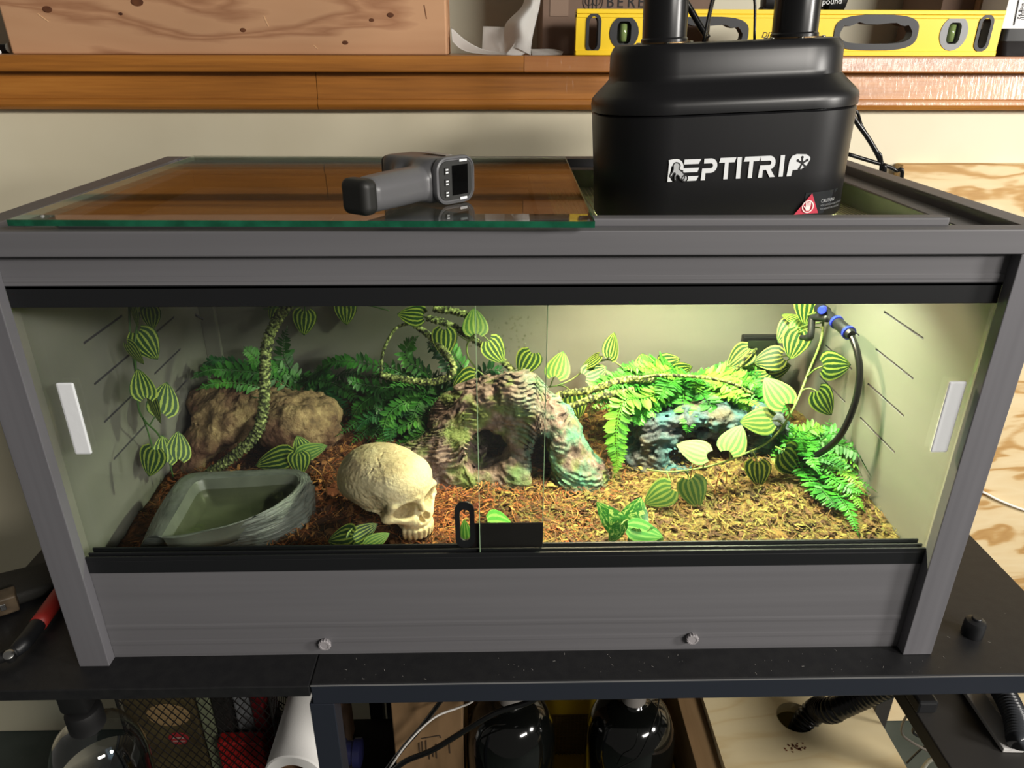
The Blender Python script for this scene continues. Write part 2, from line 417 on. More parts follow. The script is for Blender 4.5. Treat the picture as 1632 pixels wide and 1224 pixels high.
holes = {(i, j) for i in (1, 3) for j in (1, 3, 5, 7)}
for s in (-1, 1):
    x0, x1 = sorted((s*.445, s*.4565))
    o = obj('side_panel', plate(bmesh.new(), ys, zs, holes, x0, x1), M_PVCV, T)
    # pale inner lining
    xi0, xi1 = sorted((s*.4445, s*.4449))
    obj('inner_lining', plate(bmesh.new(), [.03]+ys[1:], [.012]+zs[1:], holes, xi0, xi1), M_PVCIN, o)
obj('back_panel', bx(-.445, .445, .4375, D, 0, .4424), M_PVCIN, T)
obj('bottom_panel', bx(-.445, .445, .0195, .437, .002, .012), M_PVCIN, T)
# corner cable plug at the back left
b = bx(-.4444, -.4220, .4300, .4374, .06, .36, .001)
obj('corner_strip', b, M_PVCIN, T)
# knobs
for p in ((518, 1026), (1103, 1017)):
    c = P(*p, Y=.010); b = bmesh.new(); n = 28; prof = []
    rg = []
    for y, r in ((.0130, .0050), (.0105, .0062), (.0075, .0066), (.0066, .0060), (.0064, .0044), (.0070, .0041)):
        rg.append([Vector((c.x+(r*(1+(.07 if k % 2 else -.05)*(r > .0055)))*math.cos(2*PI*k/n), y, c.z+(r*(1+(.07 if k % 2 else -.05)*(r > .0055)))*math.sin(2*PI*k/n))) for k in range(n)])
    loft(b, rg); obj('thumb_knob', b, mat('grey_knob', srgb(150, 146, 148), .5), T, 'auto')
# top frame
def rimbar(x0, x1, y0, y1, m): return bx(x0, x1, y0, y1, .4425, .4622, .0010), m
for a in ((-W2, -.4337, .0186, D), (.4337, W2, .0186, D), (-.4336, .4336, .4255, D)):
    b, m = rimbar(*a, M_PVC if a[1]-a[0] > .1 else mat('grey_pvc_deep', srgb(104, 101, 101), .52, col2=srgb(97, 94, 94), scale=60, stretch=(1, .03, 1), bump=.08, bdist=.0006)); obj('top_rim', b, m, T)
# shelf round the opening, dark inner faces, front lip strip
for a in ((.4070, .4336, .0186, .4254), (-.4336, -.4070, .0186, .4254), (-.4069, .4069, .3990, .4254), (-.4069, .4069, .0187, .055)):
    obj('top_ledge', bx(*a, .4425, .4520, .0006), M_PVC, T)
for a in ((.4045, .4069, .055, .399), (-.4069, -.4045, .055, .399), (-.4045, .4045, .3966, .3990), (-.4045, .4045, .055, .0575)):
    obj('opening_wall', bx(*a, .4180, .4515), M_GREENBLK, T)
obj('front_lip', bx(-.3728, .3694, .0187, .0330, .4521, .4690, .0014, seg=3), M_PVC, T)
obj('centre_brace', bx(.030, .046, .0576, .3965, .4200, .4470, .0006), M_BLACKM, T)
# wire mesh under the lamp hood and the covered half
b = bmesh.new(); x0, x1, y0, y1, zm = .046, .4045, .0576, .3965, .4290
st = .0048; k = x0
V = []
def bar(b, xa, xb, ya, yb, z, w):
    vs = [b.verts.new(q) for q in ((xa, ya, z), (xb, ya, z), (xb, yb, z), (xa, yb, z))]; b.faces.new(vs)
while k < x1: bar(b, k, k+.0011, y0, y1, zm, 0); k += st
k = y0
while k < y1: bar(b, x0, x1, k, k+.0011, zm+.0004, 0); k += st
ms = obj('wire_screen', b, mat('screen_wire', srgb(150, 146, 116), .5, metal=.3), T); ms['kind'] = 'stuff'
obj('cover_board', bx(-.4044, .0299, .0577, .3964, .4270, .4300), mat('cover_grey', srgb(96, 94, 92), .6), T)

# glass sliding doors
def pane(x0, x1, y, name):
    return obj(name, bx(x0, x1, y, y+.004, .1305, .4110, .0003), M_GLASS, T)
pr_ = pane(-.0305, .4250, .0138, 'sliding_door'); pl_ = pane(-.4250, .0325, .0212, 'sliding_door')
edge = mat('pane_edge', srgb(150, 178, 140), .3)
for par, x, y in ((pr_, -.0309, .0138), (pl_, .0325, .0212)):
    obj('polished_edge', bx(x, x+.0005, y, y+.004, .1305, .4110), edge, par)
for par, x0, x1, z0, z1, y in ((pl_, -.4109, -.3954, .2478, .3216, .0190), (pr_, .4025, .4188, .2462, .3205, .0116)):
    b = bx(x0, x1, y, y+.0022, z0, z1, .0016, seg=3)
    obj('pull_tab', b, M_TAB, par)
b = bmesh.new()
for k in range(70):
    q = P(random.gauss(808, 30), random.uniform(505, 562), Y=.0255)
    bmesh.ops.create_icosphere(b, subdivisions=1, radius=random.uniform(.0006, .0013), matrix=Matrix.Translation((q.x, .0254, q.z)) @ Matrix.Diagonal((1, .5, 1, 1)))
obj('water_droplets', b, glass('droplet', (.95, .97, .92), ior=1.33, boost=2.0), pl_, True, kind='stuff')

# lock
L = thing('showcase_lock', 'black showcase lock with slotted loop where the glass doors overlap', 'lock', (0, .02, .1360))
b = bmesh.new()
a = P(724, 800, Y=.0186); c = P(757, 862, Y=.0186); cx = (a.x+c.x)/2; hw = (c.x-a.x)/2; zt, zb = P(740, 800, Y=.0186).z, .1350
def stad(w, z0, z1, n=10):
    return [(cx+w*math.cos(PI*k/n), z1-w+w*math.sin(PI*k/n)) for k in range(n+1)]+[(cx-w*math.cos(PI*k/n), z0+w-w*math.sin(PI*k/n)) for k in range(n+1)]
o_, i_ = stad(hw, zb, zt), stad(hw*.50, zb+.009, zt-.009)
ra = [[Vector((x, y, z)) for x, z in pp] for pp, y in ((o_, .0182), (o_, .0205), (i_, .0205), (i_, .0182))]
loft(b, ra+[ra[0]], False, False); obj('hook_loop', b, M_BLACK, L, 'auto')
obj('lock_plate', bx(c.x-.004, .0330, .0185, .0202, zb, P(800, 834, Y=.0186).z, .0005), mat('lock_steel', srgb(40, 34, 34), .3, metal=.5), L)
# lid glass
gx = thing('glass_sheet', 'loose clear glass sheet with green edges lying on the terrarium top', 'glass sheet', (-.17, .22, .4692))
q = [P(22, 349.5, Z=.4740), P(950, 353, Z=.4740), P(905, 251, Z=.4740), P(299, 248, Z=.4740)]
ang = math.atan2(q[1].y-q[0].y, q[1].x-q[0].x)
cen = sum((Vector(v) for v in q), Vector())/4
mt = Matrix.Translation((cen.x, cen.y, 0)) @ Matrix.Rotation(ang*.9, 4, 'Z')
w_, d_ = (q[1]-q[0]).length/2*1.008, (q[3]-q[0]).length/2
obj('pane', bx(-w_+.0012, w_-.0012, -d_+.0012, d_-.0012, .4692, .4740, 0, mt), M_GLASSLID, gx)
b = bmesh.new()
for a in ((-w_, w_, -d_, -d_+.0012), (w_-.0012, w_, -d_+.0013, d_-.0013)): box(b, *a, .4692, .4740, 0, mt)
obj('ground_edge', b, M_GLASSEDGE, gx)
b = bmesh.new()
for a in ((-w_, w_, d_-.0012, d_), (-w_, -w_+.0012, -d_+.0013, d_-.0013)): box(b, *a, .4692, .4740, 0, mt)
obj('ground_edge', b, mat('glass_edge_pale', srgb(150, 160, 142), .2), gx)
# ------------------------------------------------------------------ terrarium floor
def bed_z(x, y):
    z = .083+.012*max(0, min(1, (y-.05)/.3))+.016*max(0, min(1, (x-.2)/.22))*max(0, 1-abs(y-.22)/.2)
    return z+.006*mnoise.noise(Vector((x*22, y*22, 1.7)))+.003*mnoise.noise(Vector((x*70, y*70, 4.1)))
def mat_bed():
    m, nt, b = new_mat('coir_bed')
    v = coords(nt, 'Object'); n = nt.add('ShaderNodeTexNoise', Scale=140, Detail=6); nt.link(v, n.inputs['Vector'])
    dark = ramp(nt, n.outputs['Fac'], [(.3, srgb(40, 24, 14)), (.55, srgb(104, 60, 30)), (.75, srgb(138, 84, 44))])
    moss = ramp(nt, n.outputs['Fac'], [(.3, srgb(58, 46, 18)), (.55, srgb(120, 102, 48)), (.75, srgb(168, 148, 76))])  # yellower right half: lamp tint painted into the colour, partly moss
    sx = nt.add('ShaderNodeSeparateXYZ'); nt.link(v, sx.inputs[0])
    n2 = nt.add('ShaderNodeTexNoise', Scale=16, Detail=3); nt.link(v, n2.inputs['Vector'])
    ad = nt.add('ShaderNodeMath', operation='MULTIPLY_ADD'); ad.inputs[1].default_value = .22; nt.link(n2.outputs['Fac'], ad.inputs[0]); nt.link(sx.outputs['X'], ad.inputs[2])
    mr = nt.add('ShaderNodeMapRange'); mr.inputs['From Min'].default_value = .02; mr.inputs['From Max'].default_value = .16; nt.link(ad.outputs[0], mr.inputs['Value'])
    mx = nt.add('ShaderNodeMix', data_type='RGBA'); nt.link(mr.outputs[0], mx.inputs['Factor']); nt.link(dark, mx.inputs[6]); nt.link(moss, mx.inputs[7])
    nt.link(mx.outputs[2], b.inputs['Base Color']); b.inputs['Roughness'].default_value = .9
    bp = nt.add('ShaderNodeBump', Strength=.8, Distance=.004); nt.link(n.outputs['Fac'], bp.inputs['Height']); nt.link(bp.outputs['Normal'], b.inputs['Normal'])
    return m
B = thing('substrate', 'coconut fibre and bark bedding covering the terrarium floor', 'bedding', (0, .22, .012))
nx, ny = 150, 76; b = bmesh.new(); G = []
for i in range(nx+1):
    col = []
    for j in range(ny+1):
        x = -.4438+.8876*i/nx; y = .0295+(.4370-.0295)*j/ny
        col.append(b.verts.new((x, y, bed_z(x, y))))
    G.append(col)
for i in range(nx):
    for j in range(ny): b.faces.new((G[i][j], G[i+1][j], G[i+1][j+1], G[i][j+1]))
rim = [G[i][0] for i in range(nx+1)]+[G[nx][j] for j in range(1, ny+1)]+[G[i][ny] for i in range(nx-1, -1, -1)]+[G[0][j] for j in range(ny-1, 0, -1)]
low = [b.verts.new((v.co.x, v.co.y, .0122)) for v in rim]
for k in range(len(rim)): b.faces.new((rim[k], low[k], low[(k+1) % len(rim)], rim[(k+1) % len(rim)]))
obj('bed', b, mat_bed(), B, True, kind='stuff')
COIR = [mat('coir_dark', srgb(92, 50, 26), .85), mat('coir_rust', srgb(150, 82, 40), .85), mat('coir_tan', srgb(176, 122, 66), .85)]
LIT_TINT = [mat('lit_olive', srgb(100, 94, 40), .8), mat('lit_yellow', srgb(138, 124, 60), .8), mat('lit_tan', srgb(106, 80, 42), .8), mat('lit_brown', srgb(96, 68, 40), .8)]  # right side fibres: lamp light tinted into the colour, some of it moss
BARKD = mat('bark_umber', srgb(70, 46, 28), .85)
def fibres(name, n, pick, mats, parent, lmax=.034, wmax=.0011):
    bms = [bmesh.new() for _ in mats]
    for _ in range(n):
        x, y = pick(); bm = bms[random.randrange(len(mats))]
        a = random.uniform(0, 2*PI); L = random.uniform(.008, lmax); c = random.uniform(-1.8, 1.8); w = random.uniform(.00025, wmax)*random.uniform(.5, 1)
        z = bed_z(x, y)+random.uniform(-.001, .006)+.008*max(0, mnoise.noise(Vector((x*30, y*30, 9)))); rise = random.uniform(-.2, .35); pv = None; px, py, pz = x, y, z
        for k in range(5):
            nx_, ny_ = math.cos(a+c*k/4+PI/2)*w, math.sin(a+c*k/4+PI/2)*w
            if abs(px) < .4435 and .031 < py < .436:
                q = (bm.verts.new((px-nx_, py-ny_, pz)), bm.verts.new((px+nx_, py+ny_, pz+w*random.uniform(-1.2, 1.2))))
                if pv: bm.faces.new((pv[0], pv[1], q[1], q[0]))
                pv = q
            else: pv = None
            px += math.cos(a+c*k/4)*L/4; py += math.sin(a+c*k/4)*L/4; pz += rise*L/4*(1 if k < 2 else -1.1)
    for bm, m in zip(bms, mats):
        o = obj(name, bm, m, parent, True, kind='stuff')
def at_left():
    return (random.uniform(-.43, .08) if random.random() < .8 else random.uniform(-.1, .16), .032+.40*random.random()**1.3)
def at_right():
    return (min(.44, random.uniform(-.02, .44) if random.random() < .8 else random.gauss(.02, .04)), .032+.40*random.random()**1.3)
fibres('coir_fibre', 8000, at_left, COIR, B, .036, .0006)
fibres('lit_moss_fibre', 7000, at_right, LIT_TINT, B, .030, .0007)
fibres('bark_flakes', 2600, at_left, COIR+[BARKD], B, .015, .0026)
fibres('bark_flakes', 4200, at_right, LIT_TINT+[BARKD], B, .015, .0026)
# bark and husk chips
CHIPM = {}
def chip_mesh(k, m):
    if (k, m.name) in CHIPM: return CHIPM[(k, m.name)]
    r = random.Random(k); b = bmesh.new(); n = r.choice((5, 6, 7)); L, Wd, th = 1, r.uniform(.4, .8), r.uniform(.10, .2)
    top = []; bot = []
    for i in range(n):
        a = 2*PI*i/n; q = r.uniform(.7, 1.1)
        top.append(b.verts.new((L*q*math.cos(a), Wd*q*math.sin(a), th+r.uniform(-.1, .15)))); bot.append(b.verts.new((L*q*.95*math.cos(a), Wd*q*.95*math.sin(a), -th+r.uniform(-.08, .1))))
    ct = b.verts.new((0, 0, th*1.4)); 
    for i in range(n):
        j = (i+1) % n; b.faces.new((ct, top[i], top[j])); b.faces.new((top[i], bot[i], bot[j], top[j]))
    b.faces.new(bot[::-1])
    bmesh.ops.recalc_face_normals(b, faces=b.faces[:])
    me = bpy.data.meshes.new('bark_chip'); b.to_mesh(me); b.free(); me.materials.append(m); CHIPM[(k, m.name)] = me
    return me
BARKL = [mat('bark_rust', srgb(128, 66, 34), .85, col2=srgb(88, 44, 24), scale=120, bump=.6, bscale=260), mat('bark_brown', srgb(104, 66, 44), .85, col2=srgb(70, 42, 28), scale=120, bump=.6, bscale=260), mat('husk_tan', srgb(168, 116, 74), .85, col2=srgb(132, 84, 50), scale=120, bump=.5, bscale=260)]
BARKR = [mat('bark_ochre', srgb(120, 88, 44), .85, col2=srgb(84, 60, 30), scale=120, bump=.6, bscale=260), mat('husk_gold', srgb(154, 124, 66), .85, col2=srgb(120, 92, 46), scale=120, bump=.5, bscale=260), mat('bark_dark', srgb(84, 62, 36), .85, col2=srgb(54, 38, 22), scale=120, bump=.6, bscale=260)]
bo = world_loc(B)
def chip(x, y, s, m, lift=0):
    o = link_mesh('bark_chip', chip_mesh(random.randrange(14), m), None, B)
    o.location = Vector((x, y, bed_z(x, y)+.002+lift))-bo; o.rotation_euler = (random.uniform(-.5, .5), random.uniform(-.5, .5), random.uniform(0, 6.3)); o.scale = (s, s, s)
n = 0
while n < 270:
    x, y = random.uniform(-.43, .43), .042+.35*random.random()**1.5
    s = random.uniform(.005, .0115)
    if x < -.23 and y < .2: continue
    m = random.choice(BARKL if x < random.gauss(.05, .05) else BARKR)
    chip(x, y, s*(1.15 if x > .28 or x < -.1 else .9), m); n += 1
b2 = [bmesh.new(), bmesh.new()]
for k in range(2400):
    x, y = random.uniform(-.435, .435), .034+.39*random.random()**1.3; bb = b2[0 if x < random.gauss(.05, .05) else 1]
    s = random.uniform(.0015, .0045); mt = Matrix.Translation((x, y, bed_z(x, y)+.002)) @ Quaternion((random.random(), random.random(), random.random(), random.random())).normalized().to_matrix().to_4x4() @ Matrix.Diagonal((s, s*.6, s*.25, 1))
    bmesh.ops.create_icosphere(bb, subdivisions=0 or 1, radius=1, matrix=mt) if k % 6 == 0 else bmesh.ops.create_cube(bb, size=1.7, matrix=mt)
obj('bark_crumbs', b2[0], BARKL[1], B, kind='stuff'); obj('bark_crumbs', b2[1], BARKR[0], B, kind='stuff')

# ------------------------------------------------------------------ water dish
M_DISH = mat('dish_resin', srgb(104, 108, 96), .35, col2=srgb(90, 94, 84), scale=30, bump=.1, bscale=120)
M_DISHB = mat('dish_bark', srgb(122, 126, 120), .26, col2=srgb(84, 88, 84), scale=50, stretch=(.4, .4, 3), bump=.9, bscale=120, bdist=.003)
zr = .1335
pairs = [((224, 870), (256, 857)), ((250, 815), (281, 815)), ((280, 770), (305, 775)), ((300, 756), (320, 765)), ((332, 752), (342, 763)), ((400, 750), (400, 759)), ((462, 748), (458, 756)), ((486, 755), (473, 759)),
         ((498, 773), (475, 771)), ((497, 800), (463, 787)), ((484, 826), (441, 804)), ((455, 848), (406, 823)), ((408, 866), (366, 838)), ((345, 876), (320, 849)), ((280, 878), (284, 857))]
zo = [.110, .128, .132, .132, .132, .132, .132, .130, .120, .108, .100, .097, .095, .095, .098]
nP = len(pairs)
OUT = catmull([P(*pairs[k % nP][0], Z=zo[k % nP]) for k in range(nP+1)], 16)[:-1]
INN = catmull([P(*pairs[k % nP][1], Z=zr) for k in range(nP+1)], 16)[:-1]
FR = [max(0, min(1, (p.x+.37)*9))*max(0, min(1, (.175-p.y)*30)) for p in INN]
cen = sum(INN, Vector())/len(INN)
DISH = thing('water_dish', 'grey resin corner water dish with a bark textured front', 'water dish', (cen.x, cen.y, .082))
def mixring(t, bulge=0, rough=0):
    out = []
    for k, (o_, i_, f) in enumerate(zip(OUT, INN, FR)):
        p = o_.lerp(i_, t); p = Vector((p.x, p.y, o_.z+(i_.z-o_.z)*(1-(1-t)**1.8))); d = (o_-i_); d.z = 0
        n = 1-2.2*abs(mnoise.noise(Vector((k*.045, t*9+.8*mnoise.noise(Vector((k*.1, t*3, 1))), 2.2))))-.9*abs(mnoise.noise(Vector((k*.16, t*22, 5.2))))
        out.append(p+d.normalized()*(rough*f*n)+Vector((0, 0, bulge*math.sin(PI*t)+rough*f*n)))
    return out
rg = [[Vector((p.x, p.y, .079)) for p in OUT]]+[mixring(t, .0015, .0036*(1-t*.5)) for t in np.linspace(0, .93, 30)]+[[p for p in INN]]
b = loft(bmesh.new(), rg, True, False); obj('bark_wall', b, M_DISHB, DISH, True)
def ins(d, z):
    return [Vector((p.x, p.y, z))+(cen-p).normalized()*d for p in INN]
b = loft(bmesh.new(), [[p for p in INN], ins(.002, zr-.003), ins(.005, .118), ins(.012, .104)], False, True); obj('basin', b, M_DISH, DISH, True)
b = bmesh.new(); b.faces.new([b.verts.new(p) for p in ins(.0043, .1215)])
obj('water', b, glass('water_surface', (.80, .81, .70), ior=1.33, boost=1.4), DISH)

# ------------------------------------------------------------------ skull
def skull(X0, Y0, Z0):
    # local frame: x forward (face), y to the skull's left, z up; units of head length 1
    s = lambda v: np.abs(v)
    X, Y, Z = X0, Y0, Z0; A = np.abs(Y)
    d = ell(X, Y, Z, (-.06, 0, .16), (.54, .405, .40))
    d = smin(d, ell(X, Y, Z, (.26, 0, .20), (.27, .33, .30)), .10)
    d = smin(d, ell(X, Y, Z, (-.36, 0, .02), (.25, .29, .26)), .12)
    d = smax(d, -(Z+.20+.10*np.clip(X, -.5, .5)), .08)
    # temple hollows
    d = smax(d, -ell(X, A, Z, (.30, .41, .06), (.19, .09, .17)), .05)
    # brow ridge
    d = smin(d, cap(X, A, Z, (.475, .05, .075), (.40, .27, .055), .045, .04), .05)
    d = smin(d, cap(X, A, Z, (.40, .27, .055), (.34, .31, -.09), .036), .04)
    # nose bridge, cheek bones, upper jaw
    d = smin(d, cap(X, Y, Z, (.47, 0, .06), (.535, 0, -.10), .042, .03), .05)
    d = smin(d, cap(X, A, Z, (.46, .10, -.20), (.33, .30, -.12), .075, .05), .06)
    d = smin(d, cap(X, A, Z, (.33, .31, -.13), (-.02, .30, -.08), .035, .03), .04)
    d = smin(d, ell(X, Y, Z, (.36, 0, -.28), (.20, .175, .155)), .07)
    d = smin(d, ell(X, Y, Z, (.30, 0, -.10), (.17, .26, .15)), .06)
    # eye sockets and nose opening
    d = smax(d, -ell(X, A, Z, (.43, .155, -.045), (.26, .112, .112)), .018)
    nose = np.minimum(ell(X, A, Z, (.54, .035, -.215), (.10, .034, .055)), cap(X, Y, Z, (.54, 0, -.12), (.54, 0, -.19), .02, .035))
    d = smax(d, -nose, .012)
    # side openings
    d = smax(d, -ell(X, A, Z, (.16, .32, -.13), (.13, .075, .040)), .02)
    # teeth
    for k in range(5):
        a = .16+.30*k; tx, ty = .36+.185*math.cos(a), .165*math.sin(a)
        d = smin(d, cap(X, A, Z, (tx, ty, -.36), (tx*.995, ty, -.455), .034, .024), .012)
    d = smax(d, -ell(X, Y, Z, (.32, 0, -.47), (.17, .12, .12)), .02)
    # cranial crack line and pitted bone
    cr = np.abs(X-.10-.05*np.sin(Y*23)-.025*np.sin(Y*61))-.007
    d = np.where((Z > .15) & (Y > -.33), np.maximum(d, -np.maximum(cr, -(d+.014))), d)
    d = d+(.004*fbm(X, Y, Z, 9, 3)+.004*fbm(X, Y, Z, 30, 3))*np.where(X < .40, 1, .35)
    return d
me = solid('cranium', skull, (-.68, -.50, -.52), (.66, .50, .62), .0095)
SKL = .106
g0, g1 = P(622, 858, Y=.088), P(684, 852, Y=.098)
base = Vector((-.1395, .133, .1330))
SK = thing('skull_hide', 'bone coloured human skull ornament without lower jaw on the bedding', 'skull', (base.x, base.y, .092))
yaw = -math.radians(40)
mt = Matrix.Translation(base) @ Matrix.Rotation(yaw, 4, 'Z') @ Matrix.Rotation(math.radians(-5), 4, 'Y') @ Matrix.Diagonal((SKL, SKL*1.06, SKL*.86, 1))
me.transform(mt); me.transform(Matrix.Translation(-world_loc(SK)))
link_mesh('cranium', me, mat('bone_resin', srgb(220, 204, 166), .75, col2=srgb(196, 176, 136), scale=38, bump=.8, bscale=260, bdist=.0014), SK)

# ------------------------------------------------------------------ rocks
def mat_rock(name, stops, scale, patches=(), rough=.8, bump=.9, bs=190):
    m, nt, b = new_mat(name); v = coords(nt)
    n = nt.add('ShaderNodeTexNoise', Scale=scale, Detail=8, Roughness=.65); nt.link(v, n.inputs['Vector'])
    col = ramp(nt, n.outputs['Fac'], stops)
    for k, pp_ in enumerate(patches):
        pc, psc, lo, hi = pp_[:4]
        p = nt.add('ShaderNodeTexNoise', Scale=psc, Detail=5); mp = nt.add('ShaderNodeMapping'); mp.inputs['Location'].default_value = (k*3.3, 1.7*k, 0)
        nt.link(v, mp.inputs['Vector']); nt.link(mp.outputs[0], p.inputs['Vector'])
        r = nt.add('ShaderNodeMapRange'); r.inputs['From Min'].default_value = lo; r.inputs['From Max'].default_value = hi; nt.link(p.outputs['Fac'], r.inputs['Value'])
        fo = r.outputs[0]
        if len(pp_) > 4:
            sx = nt.add('ShaderNodeSeparateXYZ'); nt.link(v, sx.inputs[0]); gr = nt.add('ShaderNodeMapRange'); gr.inputs['From Min'].default_value = pp_[4][0]; gr.inputs['From Max'].default_value = pp_[4][1]; nt.link(sx.outputs['X'], gr.inputs['Value'])
            ml = nt.add('ShaderNodeMath', operation='MULTIPLY'); nt.link(fo, ml.inputs[0]); nt.link(gr.outputs[0], ml.inputs[1]); fo = ml.outputs[0]
        mx = nt.add('ShaderNodeMix', data_type='RGBA'); nt.link(fo, mx.inputs['Factor']); nt.link(col, mx.inputs[6]); mx.inputs[7].default_value = c4(pc); col = mx.outputs[2]
    nt.link(col, b.inputs['Base Color']); b.inputs['Roughness'].default_value = rough
    n2 = nt.add('ShaderNodeTexNoise', Scale=bs, Detail=8); nt.link(v, n2.inputs['Vector'])
    bp = nt.add('ShaderNodeBump', Strength=bump, Distance=.003); nt.link(n2.outputs['Fac'], bp.inputs['Height']); nt.link(bp.outputs['Normal'], b.inputs['Normal'])
    return m
def rockthing(name, label, cat, fn, lo, hi, h, m, part='rock_body'):
    me = solid(part, fn, lo, hi, h); t = thing(name, label, cat, ((lo[0]+hi[0])/2, (lo[1]+hi[1])/2, lo[2]))
    me.transform(Matrix.Translation(-world_loc(t))); link_mesh(part, me, m, t); return t
def arch(X, Y, Z):
    d = cap(X, Y, Z, (-.118, .232, .098), (-.062, .245, .118), .036, .036)
    d = smin(d, cap(X, Y, Z, (-.066, .262, .128), (-.034, .27, .160), .034, .030), .02)
    d = smin(d, cap(X, Y, Z, (-.034, .268, .166), (.016, .260, .186), .026, .031), .02)
    d = smin(d, cap(X, Y, Z, (.016, .260, .186), (.052, .250, .154), .030, .030), .02)
    d = smin(d, cap(X, Y, Z, (.056, .245, .150), (.088, .228, .084), .030, .044), .025)
    d = smin(d, cap(X, Y, Z, (-.075, .228, .078), (.010, .222, .080), .028, .030), .02)
    d = smin(d, cap(X, Y, Z, (.016, .228, .090), (.010, .245, .140), .022, .012), .02)
    d = smin(d, cap(X, Y, Z, (.010, .245, .140), (.018, .260, .180), .012, .022), .02)
    d = smin(d, ell(X, Y, Z, (-.01, .315, .112), (.10, .026, .082)), .02)
    d = smax(d, -ell(X, Y, Z, (-.029, .205, .128), (.027, .100, .025)), .008)
    d = smax(d, -ell(X, Y, Z, (.043, .200, .100), (.0135, .100, .060)), .008)
    wx = X+.012*vn(X*24, Y*24, Z*24)+.005*vn(X*70, Y*70, Z*70); wz = Z+.012*vn(X*20+9, Y*20, Z*20)+.005*vn(X*60, Y*60, Z*60+4)
    r = np.sqrt(wx**2+((wz-.05)*1.1)**2); side = np.maximum(np.clip((X-.035)/.02, 0, 1), np.clip((-.035-X)/.02, 0, 1))
    lay = (r*(1-side)+(wz*1.1+.25*np.abs(X-.05))*side)*(820+160*vn(X*12, Y*12, Z*12+3))/(2*PI)
    sw = lay % 1; am = np.clip(.75+.8*vn(X*34+3, Y*34, Z*34), .1, 1.4)
    return d-.0058*am*(np.where(sw < .8, sw/.8, (1-sw)/.2)-.5)+.0048*fbm(X, Y, Z, 70, 3)*.8
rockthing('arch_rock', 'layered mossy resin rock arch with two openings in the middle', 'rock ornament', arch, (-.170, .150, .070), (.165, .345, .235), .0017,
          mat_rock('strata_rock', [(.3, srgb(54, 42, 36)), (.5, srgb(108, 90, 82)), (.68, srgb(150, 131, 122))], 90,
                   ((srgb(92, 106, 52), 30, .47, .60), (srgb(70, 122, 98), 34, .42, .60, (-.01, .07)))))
def rockl(X, Y, Z):
    d = ell(X, Y, Z, (-.370, .350, .140), (.074, .075, .038))
    d = smin(d, ell(X, Y, Z, (-.290, .305, .128), (.062, .058, .046)), .012)
    d = smin(d, ell(X, Y, Z, (-.392, .300, .108), (.044, .048, .038)), .010)
    d = smin(d, ell(X, Y, Z, (-.408, .285, .085), (.032, .045, .030)), .010)
    d = smin(d, ell(X, Y, Z, (-.345, .37, .10), (.09, .05, .06)), .02)
    d = smax(d, -ell(X, Y, Z, (-.345, .250, .094), (.056, .060, .027)), .010)
    d = smax(d, -ell(X, Y, Z, (-.338, .255, .140), (.020, .03, .030)), .015)
    d = smax(d, Z-.172+.05*(X+.34)*np.where(X > -.34, 1, -.3), .012)
    rid = 1-np.abs(vn(X*26, Y*26, Z*20)); rid2 = 1-np.abs(vn(X*62, Y*62, Z*52)); rid3 = 1-np.abs(vn(X*140, Y*140, Z*120))
    return d+.009*(rid-.75)+.0042*(rid2-.7)+.0020*(rid3-.7)+.003*fbm(X, Y, Z, 90, 3)
rockthing('rock_hide', 'brown knobbly faux rock hide in the dim back corner', 'rock ornament', rockl, (-.4435, .225, .065), (-.205, .436, .200), .0019,
          mat_rock('tan_rock', [(.3, srgb(70, 52, 36)), (.5, srgb(128, 104, 72)), (.68, srgb(168, 144, 104))], 46, ((srgb(92, 62, 44), 16, .46, .58),), .85, .9, 240))
def rockr(X, Y, Z):
    d = 1e3
    for (c, h, ry) in (((.238, .288, .163), (.060, .040, .010), .05), ((.315, .292, .158), (.050, .045, .011), -.05), ((.205, .280, .136), (.030, .038, .013), .1),
                       ((.300, .300, .137), (.075, .045, .011), .0), ((.182, .268, .108), (.026, .032, .014), .1), ((.226, .255, .092), (.028, .028, .012), -.1),
                       ((.350, .30, .112), (.040, .045, .016), .1), ((.28, .335, .11), (.10, .02, .05), 0)):
        zz = Z+.010-ry*(X-c[0]); d = smin(d, rbox(X, Y, zz, c, h, .008), .006)
    d = smax(d, -ell(X, Y, Z, (.278, .25, .108), (.048, .05, .018)), .01)
    lay = (Z+.008*vn(X*40, Y*40, Z*20))*900; sw = (lay/(2*PI)) % 1
    return d-.0040*(sw-.5)+.006*fbm(X, Y, Z, 38, 3)+.004*fbm(X, Y, Z, 110, 3)
rockthing('slate_rock', 'blue grey stacked slate rock under the bright fern', 'rock ornament', rockr, (.140, .215, .070), (.408, .365, .186), .0023,
          mat_rock('slate', [(.3, srgb(32, 36, 40)), (.52, srgb(70, 78, 82)), (.7, srgb(112, 122, 122))], 70, ((srgb(56, 100, 104), 26, .46, .60), (srgb(92, 88, 74), 26, .54, .66))))
